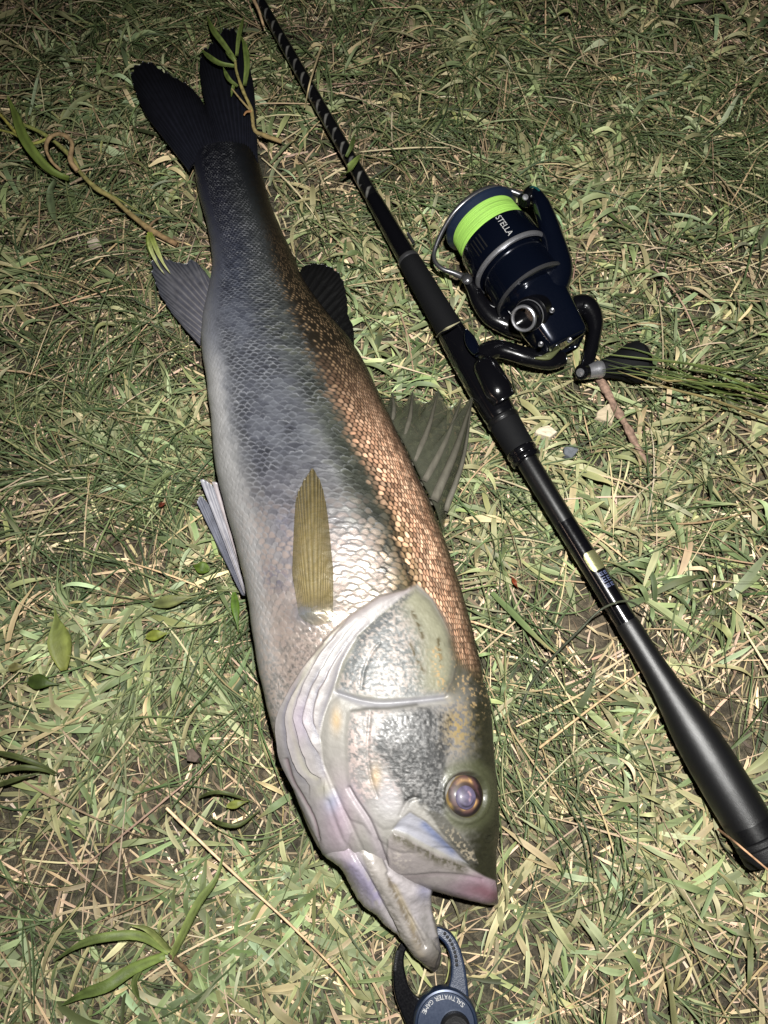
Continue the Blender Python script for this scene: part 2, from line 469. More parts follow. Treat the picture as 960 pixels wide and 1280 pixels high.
qf = q_ - np.floor(q_); inpl = (q_ > 0) * sstep(768, 800, PY) * sstep(1000, 955, PY) * sstep(3, 7, gapw)
pleat = (1 - qf) * sstep(0, 0.18, qf)
disp += inpl * (0.0022 * pleat * np.clip(gapw / 11, .3, 1.3) * (0.7 + 0.6 * fbm(PX / 22, PY / 22, 82, 2)))
disp -= 0.0011 * ridge(folds[1], 2.2)
for f in folds[5:]: disp -= 0.0005 * ridge(f, 2.6)
# gill cover plates
oper = [(517, 732), (507, 742), (474, 769), (445, 796), (428, 829), (420, 854), (421, 866), (453, 873), (480, 876), (520, 874), (556, 870), (566, 850), (571, 826), (566, 802), (556, 778), (540, 750)]
disp += raised(oper, 0.0017, 2.6, 18)
preop = [(405, 896), (412, 880), (425, 870), (455, 884), (485, 883), (520, 879), (556, 874), (575, 860), (720, 840), (720, 1060), (560, 1060), (500, 1060), (470, 1050), (455, 1030), (438, 1024), (424, 1005), (414, 980), (405, 953), (400, 922)]
disp += raised(preop, 0.0012, 2.8, 10)
cheek = [(436, 890), (455, 887), (485, 885), (530, 881), (560, 877), (720, 850), (720, 1040), (560, 1052), (530, 1040), (505, 1030), (480, 1034), (460, 1018), (443, 994), (436, 975), (434, 950), (433, 922)]
disp += raised(cheek, 0.0010, 3.2, 14)
disp -= 0.0010 * ridge([(422, 866), (453, 876), (480, 879), (520, 876), (557, 872)], 2.6)
disp -= 0.0007 * ridge([(463, 890), (461, 915), (460, 940), (464, 970), (472, 995)], 2.0)
disp -= 0.0006 * ridge([(452, 862), (455, 840), (464, 818), (474, 805)], 1.6)
disp -= 0.0012 * ridge([(500, 1018), (506, 1006), (512, 998), (520, 996)], 2.5)
disp -= 0.0018 * ridge([(437, 985), (446, 1000), (462, 1025), (474, 1055), (482, 1078)], 3.0)
lacr = [(529, 1008), (542, 1010), (556, 1018), (575, 1040), (592, 1060), (600, 1082), (585, 1078), (567, 1060), (548, 1039)]
disp += raised(lacr, 0.0006, 2.5, 6)
bluetri = [(490, 1036), (500, 1022), (512, 1013), (531, 1024), (548, 1040), (567, 1061), (585, 1080), (567, 1075), (533, 1056), (508, 1042)]
disp -= raised(bluetri, 0.0013, 2.2, 7)
maxil = [(485, 1047), (492, 1038), (507, 1043), (523, 1053), (544, 1065), (569, 1075), (588, 1084), (604, 1094), (618, 1100), (622, 1130), (600, 1128), (565, 1119), (535, 1111), (509, 1104), (492, 1097), (485, 1087), (484, 1062)]
disp += raised(maxil, 0.0024, 1.8, 11)
disp -= 0.0006 * ridge([(490, 1090), (515, 1090), (545, 1088), (575, 1090), (600, 1097)], 2.2)
# eye socket, nostril, rough skin
ex, ey = 579.0, 993.0
re = np.hypot((PX - ex) / 25.0, (PY - ey) / 28.5)
disp += 0.0012 * np.exp(-((re - 1.12) / 0.14) ** 2) - 0.0055 * (1 - sstep(0.75, 1.05, re))
disp -= 0.0014 * np.exp(-(np.hypot(PX - 608, PY - 1046) / 3.2) ** 2) - 0.0006 * np.exp(-((np.hypot(PX - 608, PY - 1046) - 5) / 2.0) ** 2)
hn = fbm(PX / 3.0, PY / 3.0, 21, 3); hn2 = fbm(PX / 7.0, PY / 7.0, 22, 3)
speck = sstep(0.50, 0.68, hn)                                   # guanine flecks
# small cycloid scales on cheek and gill cover
q1 = PX / 4.6; q2 = PY / 4.0; st2 = np.mod(np.floor(q2), 2) * 0.5
cx = np.abs(np.mod(q1 + st2, 1) - 0.5) * 2; cyy = np.mod(q2, 1)
small = np.clip(1 - cx ** 2 - 0.2, 0, 1) * cyy
m_small = headm * sstep(0, 14, np.maximum(sdpoly(PX, PY, oper), sdpoly(PX, PY, cheek)))
disp += m_small * (0.00006 * small + 0.00034 * (hn - 0.5))
disp += headm * 0.0010 * (hn2 - 0.5) * 0.4
# fleshy base of the pectoral fin
disp += 0.0045 * np.exp(-(np.hypot((PX - 392) / 26, (PY - 766) / 13)) ** 2)
fade = sstep(0.0, 0.035, vv) * sstep(1.0, 0.965, vv)
topn = normals(top)
body_top = top + topn * (disp * fade)[..., None]

# --- colour of the skin (albedo), from the belly to the back at stations along the body
K = 0.262
stations = {  # photo y on the midline : [(v, colour), ...]
    150: [(0, (42, 42, 54)), (.5, (44, 46, 60)), (1, (30, 32, 34))],
    250: [(0, (70, 72, 88)), (.3, (66, 68, 86)), (.55, (88, 92, 96)), (.8, (58, 62, 62)), (1, (30, 32, 28))],
    340: [(0, (150, 150, 158)), (.12, (120, 124, 142)), (.35, (104, 110, 130)), (.6, (112, 116, 118)), (.8, (62, 66, 62)), (1, (26, 28, 24))],
    440: [(0, (200, 200, 202)), (.10, (186, 188, 196)), (.25, (138, 142, 154)), (.5, (134, 138, 148)), (.68, (96, 102, 98)), (.82, (58, 58, 46)), (1, (40, 36, 26))],
    560: [(0, (215, 214, 212)), (.13, (218, 218, 220)), (.22, (148, 151, 164)), (.45, (136, 139, 150)), (.55, (176, 178, 184)), (.64, (100, 106, 94)), (.76, (86, 88, 70)), (.83, (120, 96, 66)), (1, (84, 62, 40))],
    680: [(0, (214, 212, 210)), (.15, (214, 210, 212)), (.28, (186, 180, 190)), (.45, (206, 200, 198)), (.58, (206, 204, 200)), (.68, (120, 118, 104)), (.76, (96, 92, 70)), (.82, (172, 128, 88)), (1, (120, 84, 52))],
    780: [(0, (222, 214, 208)), (.2, (224, 208, 200)), (.45, (222, 210, 194)), (.6, (216, 204, 180)), (.74, (180, 160, 110)), (.84, (170, 130, 86)), (1, (84, 66, 40))],
    880: [(0, (224, 216, 210)), (.3, (222, 208, 200)), (.8, (140, 126, 90)), (1, (60, 56, 36))],
    1130: [(0, (222, 216, 212)), (.8, (120, 116, 90)), (1, (54, 54, 34))]}
ys = np.array(sorted(stations)); VG = np.linspace(0, 1, 101)
tab = np.stack([np.stack([np.interp(VG, [a for a, _ in stations[y]], [c[k] for _, c in stations[y]]) for k in range(3)], 1) for y in ys])
ymid = PY[:, NT // 2][:, None] + 0 * vv
yw = ymid + 26 * (fbm(PX / 40, PY / 40, 41, 3) - 0.5); vwob = np.clip(vx + 0.05 * (fbm(PX / 22, PY / 22, 42, 3) - 0.5) + 0.018 * (rnd3 - 0.5), 0, 1)
yi = np.clip(np.searchsorted(ys, yw) - 1, 0, len(ys) - 2); fy = np.clip((yw - ys[yi]) / (ys[yi + 1] - ys[yi]), 0, 1)
vi = np.clip((vwob * 100).astype(int), 0, 100)
C = tab[yi, vi] * (1 - fy[..., None]) + tab[yi + 1, vi] * fy[..., None]
C = lin(C)
def mix(C, col, m, k=1.0): m = np.clip(m * k, 0, 1)[..., None]; return C * (1 - m) + lin(col) * m
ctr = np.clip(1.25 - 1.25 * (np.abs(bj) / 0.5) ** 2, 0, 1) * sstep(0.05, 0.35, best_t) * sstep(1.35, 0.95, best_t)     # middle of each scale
latl = resample([(318, 200), (330, 262), (345, 330), (366, 395), (388, 445), (412, 492), (433, 532), (454, 572), (471, 605), (484, 636), (495, 668), (505, 705), (515, 735)], 60)
xl = np.interp(PY, latl[:, 1], latl[:, 0]); dlat = PX - xl + 7 * (hn2 - 0.5) + 9 * (rnd1 - .5)          # distance past the lateral line, towards the back
backz = sstep(-16, 12, dlat) * (1 - headm)
yb = sstep(420, 600, PY)
wide = sstep(1.0, 0.88, vx + 0.02 * (rnd1 - .5))
C = mix(C, (54, 46, 36), backz, 0.92)
# copper back scales, glints painted into their colour, dark pockets between, fewer glints tailwards
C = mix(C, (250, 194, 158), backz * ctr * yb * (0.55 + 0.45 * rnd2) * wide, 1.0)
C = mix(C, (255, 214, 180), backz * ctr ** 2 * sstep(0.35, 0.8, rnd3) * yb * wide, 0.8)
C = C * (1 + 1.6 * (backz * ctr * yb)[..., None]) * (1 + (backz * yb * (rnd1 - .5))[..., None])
tiny = np.exp(-(bj / 0.2) ** 2 - ((best_t - 0.5) / 0.3) ** 2)
C = mix(C, (246, 206, 160), backz * tiny * (1 - yb) * sstep(0.35, 0.7, rnd2) * sstep(240, 400, PY) * wide, 0.9)
C = mix(C, (216, 196, 120), backz * ctr * yb * sstep(22, 4, dlat) * sstep(600, 680, PY), 0.5)
# broken gold row beside the lateral line
gold = np.exp(-((dlat + 24) / 11) ** 2) * sstep(610, 690, PY) * (1 - headm)
C = mix(C, (240, 204, 148), gold * ctr * sstep(0.3, 0.55, rnd2), 1.0)
C = mix(C, (44, 46, 54), gold * sstep(0.45, 0.2, rnd2) + 0.5 * gold * (1 - ctr), 0.85)
olive = np.exp(-((dlat + 20) / 24) ** 2) * sstep(760, 640, PY) * sstep(300, 420, PY) * (1 - headm) * (1 - backz)
C = mix(C, (82, 87, 78), olive, 0.55)
C = mix(C, (150, 154, 140), olive * ctr * sstep(.5, .8, rnd2), 0.5)
lat = np.exp(-((dlat + 2) / 3.4) ** 2) * sstep(560, 680, PY)
C = mix(C, (40, 42, 36), lat * (1 - headm), 0.85)
# flank: light caught on scale edges painted in, pockets lavender and blue
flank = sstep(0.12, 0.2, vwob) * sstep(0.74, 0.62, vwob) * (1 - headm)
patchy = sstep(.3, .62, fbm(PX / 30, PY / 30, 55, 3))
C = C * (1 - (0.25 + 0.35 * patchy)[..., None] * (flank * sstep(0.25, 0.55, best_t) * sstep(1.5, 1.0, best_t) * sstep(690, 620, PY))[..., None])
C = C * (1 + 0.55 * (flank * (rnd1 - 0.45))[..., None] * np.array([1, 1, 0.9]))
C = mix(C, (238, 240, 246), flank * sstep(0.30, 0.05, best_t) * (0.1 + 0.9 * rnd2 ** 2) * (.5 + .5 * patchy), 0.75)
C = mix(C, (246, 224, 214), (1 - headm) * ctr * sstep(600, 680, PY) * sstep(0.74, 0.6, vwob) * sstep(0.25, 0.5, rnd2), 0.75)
bl = np.exp(-(np.hypot((PX - 346) / 20, (PY - 722) / 18)) ** 2) + 0.6 * np.exp(-(np.hypot((PX - 352) / 12, (PY - 660) / 16)) ** 2)
C = mix(C, (104, 116, 166), bl * sstep(0.35, 0.6, rnd3) * sstep(.35, .55, hn) * (1 - headm), 0.5)
belly = sstep(0.16, 0.08, vwob) * sstep(400, 470, ymid)
C = mix(C, (222, 220, 220), belly * (1 - headm), 0.7)
# speckled pink-white skin just behind the gill
sh = sstep(120, 20, -sd_head) * (1 - headm) * sstep(0.70, 0.6, vwob)
C = mix(C, (250, 228, 214), sh * sstep(0.36, 0.70, hn), 0.7)
C = mix(C, (126, 122, 112), sh * sstep(0.52, 0.30, hn) * sstep(60, 10, -sd_head), 0.5)
# --- head
H = np.ones_like(C) * lin((196, 192, 184))
H = mix(H, (58, 58, 40), sstep(552, 600, PX + 22 * (hn2 - 0.5)))
H = H * (1 + (sstep(560, 600, PX) * .9 * (hn - .5))[..., None])                     # olive crown
H = mix(H, (150, 148, 124), sstep(-1, 5, sdpoly(PX, PY, oper)), 0.9)
wash = np.exp(-(pdist(PX, PY, [(520, 745), (545, 790), (548, 850)]) / 22) ** 2)
silver = sstep(0, 8, sdpoly(PX, PY, oper)) * (1 - 0.95 * np.clip(wash * 1.2, 0, 1))
lo = fbm(PX / 17, PY / 17, 23, 3); spk = sstep(0.40, 0.72, hn + .55 * (lo - .5)); drk = sstep(0.54, 0.30, hn + .6 * (lo - .5))
H = mix(H, (140, 143, 144), silver, 0.9)
H = mix(H, (90, 96, 99), silver * drk, 0.55)
H = mix(H, (216, 200, 190), silver * spk, 0.8)
H = mix(H, (74, 80, 84), ridge([(507, 744), (480, 768), (452, 796)], 9) * sstep(0.6, 0.45, hn), 0.7)
H = mix(H, (186, 184, 156), sstep(4, 10, sdpoly(PX, PY, oper)) * wash, 0.8)
for pts in ([(514, 765), (523, 785), (527, 798)], [(512, 805), (520, 825), (528, 840)], [(546, 800), (549, 830)]):
    H = mix(H, (104, 92, 58), ridge(pts, 2.6) * sstep(0.40, 0.56, hn), 0.9)
H = mix(H, (240, 200, 140), ridge([(541, 815), (546, 835), (552, 862)], 6) * speck, 0.8)
H = mix(H, (96, 92, 70), ridge([(566, 805), (573, 835), (566, 862)], 9), 0.75)
H = mix(H, (84, 84, 60), sstep(560, 590, PX + 14 * (hn2 - 0.5)) * sstep(860, 820, PY) * sstep(2, -2, sdpoly(PX, PY, oper)), 0.7)
H = mix(H, (240, 204, 150), sstep(555, 575, PX) * sstep(905, 885, PY) * sstep(0.60, 0.7, hn), 0.7)
H = mix(H, (196, 196, 208), ridge([(424, 866), (453, 878), (482, 880), (520, 876), (552, 872)], 5.5), 0.65)
H = mix(H, (92, 90, 84), ridge([(440, 889), (458, 886), (485, 886), (520, 881)], 2.6), 0.7)  # shadow line below the gill cover groove painted dark
# preopercle band and cheek
ck = sstep(0, 6, sdpoly(PX, PY, cheek)) * sstep(1010, 985, PY + 0.2 * (PX - 480)) * sstep(585, 570, PX)
H = mix(H, (168, 163, 160), ck, 0.8)
H = mix(H, (240, 218, 210), ck * spk * sstep(500, 470, PX + 0.5 * (900 - PY)), 0.9)
H = mix(H, (128, 128, 128), ck * sstep(0.48, 0.36, hn) * sstep(985, 940, PY), 0.6)
dark = [(467, 925), (479, 903), (504, 891), (535, 887), (562, 893), (558, 932), (552, 966), (560, 1000), (548, 1022), (530, 1008), (519, 997), (504, 1001), (494, 978), (482, 950)]
dk = sstep(-7, 7, sdpoly(PX, PY, dark) + 14 * (hn2 - 0.5))
H = mix(H, (104, 104, 104), dk, 0.95)
H = mix(H, (48, 50, 50), dk * sstep(0.60, 0.36, hn + .5 * (lo - .5)), 0.7)
H = mix(H, (186, 184, 182), dk * sstep(0.56, 0.72, hn + .3 * (lo - .5)), 0.5)
yel = np.exp(-(np.hypot((PX - 570) / 16, (PY - 910) / 26)) ** 2)
H = mix(H, (206, 176, 104), yel * sstep(0.40, 0.58, hn), 0.8)
H = mix(H, (112, 116, 84), np.exp(-((re - 1.25) / 0.35) ** 2) * sstep(548, 560, PX), 0.75)
H = mix(H, (238, 234, 240), np.exp(-(np.hypot((PX - 487) / 22, (PY - 1000) / 24)) ** 2) * (1 - dk), 0.6)
H = mix(H, (244, 210, 160), np.exp(-(np.hypot((PX - 470) / 6, (PY - 970) / 14)) ** 2), 0.7)
H = mix(H, (242, 206, 150), np.exp(-(np.hypot((PX - 421) / 6, (PY - 900) / 14)) ** 2), 0.75)
H = mix(H, (110, 108, 100), sstep(0, 4, sdpoly(PX, PY, lacr)), 0.9)
H = mix(H, (220, 206, 180), sstep(0, 4, sdpoly(PX, PY, lacr)) * speck * sstep(1025, 1045, PY), 0.9)
bt = sstep(-1, 3, sdpoly(PX, PY, bluetri))
H = mix(H, (206, 206, 218), bt, 0.95)
H = mix(H, (140, 154, 200), bt * ridge([(531, 1030), (548, 1047), (566, 1064)], 6), 0.8)
mxm = sstep(-1, 2, sdpoly(PX, PY, maxil))
H = mix(H, (206, 196, 194), mxm)
H = mix(H, (92, 88, 62), mxm * ridge([(496, 1042), (523, 1057), (544, 1069), (577, 1082)], 7) * (.55 + .45 * sstep(0.3, 0.6, hn)), 0.9)
H = mix(H, (150, 138, 140), mxm * ridge([(492, 1092), (515, 1092), (545, 1089), (575, 1091), (600, 1098)], 2.4), 0.7)  # shade between upper jaw plate and lip painted as a darker line
H = mix(H, (250, 238, 228), mxm * np.exp(-(np.hypot((PX - 502) / 18, (PY - 1070) / 14)) ** 2) * speck, 0.8)
H = mix(H, (206, 176, 192), mxm * sstep(540, 585, PX) * sstep(1085, 1100, PY + 0.2 * (PX - 580)), 0.8)
H = mix(H, (158, 108, 120), mxm * sstep(560, 605, PX) * np.exp(-(pdist(PX, PY, [(570, 1108), (598, 1108), (616, 1118)]) / 9) ** 2), 0.85)
H = mix(H, (90, 66, 66), mxm * sstep(596, 620, PX) * sstep(1108, 1122, PY), 0.6)
# gill membrane: cream folds, shade in their deep sides painted, rosy and violet tints
fl = sstep(-1.5, 1.5, sdpoly(PX, PY, flap)); lo2 = fbm(PX / 12, PY / 24, 83, 2)
H = mix(H, (206, 200, 199), fl)
H = mix(H, (176, 160, 158), ridge(gill[:9], 6), 0.75)
H = mix(H, (122, 122, 142), fl * inpl * sstep(.45, .95, qf) * (.5 + .5 * lo2), 0.75)
H = mix(H, (236, 226, 224), fl * inpl * sstep(.4, .12, qf), 0.6)
H = mix(H, (150, 116, 128), fl * inpl * sstep(.10, .0, qf), 0.55)
H = mix(H, (160, 128, 140), fl * ridge(folds[1], 1.8), 0.6)
H = mix(H, (236, 230, 196), fl * ridge(np.array(folds[2]) - (4, 0), 3), 0.4)
H = mix(H, (246, 244, 240), fl * ridge([(447, 778), (425, 805), (405, 838)], 4), 0.8)
for c, w, a, b in (((214, 190, 206), 0.8, (425, 1020), (20, 50)), ((202, 206, 236), 0.8, (416, 1000), (9, 14)), ((228, 226, 196), 0.5, (408, 985), (12, 12)), ((206, 186, 212), 0.5, (378, 900), (12, 30))):
    H = mix(H, c, np.exp(-(np.hypot((PX - a[0]) / b[0], (PY - a[1]) / b[1])) ** 2) * headm, w)
H = mix(H, (222, 206, 220), np.exp(-(pdist(PX, PY, [(440, 985), (462, 1030), (480, 1075)]) / 8) ** 2), 0.5)
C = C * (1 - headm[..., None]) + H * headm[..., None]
C = mix(C, (176, 184, 202), np.exp(-(np.hypot((PX - 386) / 18, (PY - 768) / 13)) ** 2), 0.8)
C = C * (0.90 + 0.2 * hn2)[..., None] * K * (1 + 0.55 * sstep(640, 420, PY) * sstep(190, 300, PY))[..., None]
metal = (1 - headm) * (0.10 + 0.34 * sstep(0.1, 0.3, vv) + 0.10 * backz * ctr) + headm * (0.03 + 0.10 * silver * speck + 0.06 * dk + 0.04 * ck)
metal *= 1 - 0.8 * belly
rough = 0.31 + 0.10 * hn2 + 0.14 * headm + 0.10 * belly
cb = np.ones((NU, NB, 3)) * lin((214, 210, 206)) * K
# close the nose and tail
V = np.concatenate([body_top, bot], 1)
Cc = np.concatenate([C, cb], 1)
nv = NT + NB
F = [grid_faces(NU, nv, True)]
i = np.arange(nv); j = (i + 1) % nv
V = np.vstack([V.reshape(-1, 3), V[0].mean(0), V[-1].mean(0)])
Cc = np.vstack([Cc.reshape(-1, 3), Cc[0].mean(0), Cc[-1, NT // 2]])
F += [np.stack([j, i, np.full(nv, NU * nv)], 1), np.stack([(NU - 1) * nv + i, (NU - 1) * nv + j, np.full(nv, NU * nv + 1)], 1)]
me_ = np.r_[np.concatenate([metal, np.full((NU, NB), .1)], 1).ravel(), .1, .1]
ro_ = np.r_[np.concatenate([rough, np.full((NU, NB), .45)], 1).ravel(), .45, .45]
fc = V[:, :2].mean(0)
bass = thing('sea_bass', 'large silvery sea bass lying on its side in the grass, mouth open', 'fish', (float(fc[0]), float(fc[1]), FISH_Z))
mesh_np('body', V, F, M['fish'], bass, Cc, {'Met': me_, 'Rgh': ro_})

# z-buffer of the flank, to lay the eye and the pectoral fin on it
ZB = np.full((1280, 960), -1.0)
np.maximum.at(ZB, (np.clip(PY, 0, 1279).astype(int).ravel(), np.clip(PX, 0, 959).astype(int).ravel()), body_top[..., 2].ravel())
def zat(px, py):
    px = np.atleast_1d(px); py = np.atleast_1d(py); out = []
    for a, b in zip(px.ravel(), py.ravel()):
        w = ZB[int(b) - 4:int(b) + 5, int(a) - 4:int(a) + 5]; w = w[w > 0]
        out.append(np.median(w) if len(w) else np.nan)
    return np.array(out).reshape(px.shape)

# --- lower jaw
jrows = np.array([(388, 1036, 462, 985, .050), (405, 1067, 482, 1040, .060), (427, 1085, 506, 1080, .060), (441, 1111, 538, 1106, .052), (451, 1128, 538, 1122, .046),
    (468, 1142, 538, 1133, .041), (487, 1160, 543, 1147, .037), (503, 1174, 546, 1163, .033), (513, 1189, 549, 1177, .029), (522, 1199, 551, 1188, .025), (531, 1207, 551, 1198, .021), (539, 1212, 548, 1207, .014)])
jt, jb, _, _ = loft(jrows, 320, 190, 40, FISH_Z + 0.002, pbelly=0.8, pback=0.8)
JX, JY = proj(jt); jv = np.linspace(0, 1, 190)[None] + 0 * JX
PXs, PYs = PX, PY; PX, PY = JX, JY
mand = [(437, 1034), (453, 1072), (461, 1091), (482, 1130), (502, 1172), (519, 1195), (531, 1205), (543, 1209), (548, 1190), (520, 1150), (500, 1120), (484, 1089), (473, 1062), (463, 1020)]
jn1 = fbm(PX / 3, PY / 3, 61, 3); jn2 = fbm(PX / 10, PY / 10, 62, 3)
jd = raised(mand, 0.0022, 2.6, 11) + 0.0012 * (jn2 - 0.5) - 0.0016 * ridge([(484, 1092), (500, 1124), (517, 1155), (530, 1180)], 2.5)
jd += 0.0012 * ridge([(536, 1115), (537, 1140), (543, 1170)], 3) - 0.0016 * ridge([(440, 1060), (458, 1095), (478, 1132), (497, 1166)], 2.4)
J = np.ones(JX.shape + (3,)) * lin((230, 222, 224))
J = mix(J, (196, 186, 222), np.exp(-(pdist(PX, PY, [(440, 1085), (455, 1105), (470, 1122)]) / 11) ** 2) * sstep(0.35, 0.6, jn2 + 0.15), 0.85)
J = mix(J, (206, 180, 204), np.exp(-(np.hypot((PX - 432) / 12, (PY - 1060) / 24)) ** 2), 0.6)
J = mix(J, (218, 210, 204), sstep(-1, 3, sdpoly(PX, PY, mand)))
J = mix(J, (150, 134, 112), ridge([(486, 1100), (500, 1128), (514, 1158), (524, 1178)], 3.6) * sstep(0.3, 0.55, jn1), 0.8)
J = mix(J, (222, 204, 166), ridge([(494, 1108), (508, 1136), (518, 1160)], 3.2), 0.6)
J = mix(J, (150, 144, 134), ridge([(450, 1062), (470, 1100), (492, 1140), (512, 1178)], 4) * sstep(0.35, 0.6, jn1), 0.5)
J = mix(J, (176, 172, 168), np.exp(-(pdist(PX, PY, [(530, 1150), (538, 1175), (542, 1190)]) / 8) ** 2), 0.7)
J = mix(J, (98, 88, 74), sstep(1172, 1205, PY + 8 * (jn2 - 0.5)), 0.85)
J = mix(J, (214, 200, 176), ridge([(517, 1175), (526, 1192)], 4) * speck[:1, :1] * 0 + ridge([(517, 1172), (526, 1190)], 4), 0.55)
J = mix(J, (206, 204, 236), np.exp(-(np.hypot((PX - 530) / 9, (PY - 1114) / 12)) ** 2), 0.8)
jf = sstep(0, 0.05, jv) * sstep(1, 0.95, jv)
jt2 = jt + normals(jt) * (jd * jf)[..., None]
V = np.concatenate([jt2, jb], 1); nv = V.shape[1]; nu = V.shape[0]
Jc = np.concatenate([J * K * (0.9 + 0.2 * jn2)[..., None], np.ones((nu, 40, 3)) * lin((210, 204, 204)) * K], 1)
i = np.arange(nv); j = (i + 1) % nv
F = [grid_faces(nu, nv, True), np.stack([j, i, np.full(nv, nu * nv)], 1), np.stack([(nu - 1) * nv + i, (nu - 1) * nv + j, np.full(nv, nu * nv + 1)], 1)]
Jc = np.vstack([Jc.reshape(-1, 3), Jc[0].mean(0), Jc[-1, 95]]); V = np.vstack([V.reshape(-1, 3), V[0].mean(0), V[-1].mean(0)])
mesh_np('lower_jaw', V, F, M['fish'], bass, Jc, {'Met': np.full(len(V), .05), 'Rgh': np.full(len(V), .36)})
PX, PY = PXs, PYs

# --- eye
ez = float(np.nanmax(zat(np.array([548., 560, 600]), np.array([993., 960, 1020]))))
ez = float(np.nanmean(zat(np.array([550., 606, 579, 579]), np.array([993., 993, 958, 1028]))))
ec = P(ex, ey, ez - 0.004)
pxm = float(np.linalg.norm(P(ex + 1, ey, ez) - P(ex, ey, ez)))
def dome(center, rx, ry, h, nrm, n=48, m=14, r0=0.0):
    nrm = np.asarray(nrm, float) / np.linalg.norm(nrm); u = np.cross((0, 1, 0), nrm); u /= np.linalg.norm(u); w = np.cross(nrm, u)
    r = np.linspace(1, r0 if r0 else 0.02, m); a = np.linspace(0, 2 * np.pi, n, endpoint=False)
    V = center + (r[:, None] * np.cos(a))[..., None] * u * rx + (r[:, None] * np.sin(a))[..., None] * w * ry + (h * np.sqrt(np.clip(1 - r ** 2 * .98, 0, 1)))[:, None, None] * nrm
    return V, grid_faces(m, n, True), r, a
en = np.array([0.22, 0.05, 1.0])
Ve, Fe, r, a = dome(ec, 26 * pxm, 29 * pxm, 0.0052, en, 64, 24)
ang = a[None] + 0 * r[:, None]; R_ = r[:, None] + 0 * ang
ecol = np.ones(R_.shape + (3,)) * lin((58, 42, 36)) * 0.45
nn = fbm(np.cos(ang) * 3 + 7 + R_ * 4, np.sin(ang) * 3 + 5, 71, 3)
def emix(c, m): global ecol; m = np.clip(m, 0, 1)[..., None]; ecol = ecol * (1 - m) + lin(c) * 0.30 * m
emix((40, 34, 34), sstep(0.70, 0.8, R_) * sstep(0.98, 0.9, R_))
emix((128, 124, 84), sstep(0.90, 0.97, R_))
emix((190, 156, 84), np.exp(-((R_ - 0.86) / 0.07) ** 2) * sstep(0.2, 0.8, np.cos(ang - 2.7)))
emix((224, 178, 120), np.exp(-((R_ - 0.60) / 0.08) ** 2) * np.maximum(sstep(0.55, 0.9, np.cos(ang - 1.6)), sstep(0.5, 0.85, np.cos(ang + 1.1))))
emix((46, 36, 34), sstep(.45, .3, np.abs(np.cos(ang - 1.6))) * sstep(.95, .8, R_)); emix((104, 74, 76), np.exp(-((R_ - 0.66) / 0.12) ** 2) * sstep(0.4, 0.65, nn) * 0.8)
eye = mesh_np('eye', Ve.reshape(-1, 3), Fe, attr_mat('eye_iris', rough=0.5, spec=0.2, coat=0.04), bass, ecol.reshape(-1, 3))
pc = P(ex + 2, ey + 3, ez - 0.0012)
Vp, Fp, r, a = dome(pc, 15.0 * pxm, 16.5 * pxm, 0.0034, en, 40, 14)
A2 = a[None] + 0 * r[:, None]; R2 = r[:, None] + 0 * A2
n5 = fbm(R2 * np.cos(A2) * 3 + 4, R2 * np.sin(A2) * 3 + 9, 77, 3)
pcol = lin((134, 124, 156)) * (0.08 + 0.24 * n5)[..., None] * (1 - 0.75 * np.maximum(sstep(0.84, 0.98, R2), np.exp(-((R2 - .72) / .08) ** 2) * sstep(0.3, .8, np.cos(A2 + 1.3))))[..., None]
pcol += (lin((190, 150, 140)) * 0.25) * np.exp(-((R2 - 0.35) / 0.08) ** 2)[..., None] * sstep(.4, .6, n5)[..., None]
mesh_np('pupil', Vp.reshape(-1, 3), Fp, attr_mat('eye_pupil', rough=0.5, spec=0.25, coat=0.05), eye, pcol.reshape(-1, 3))

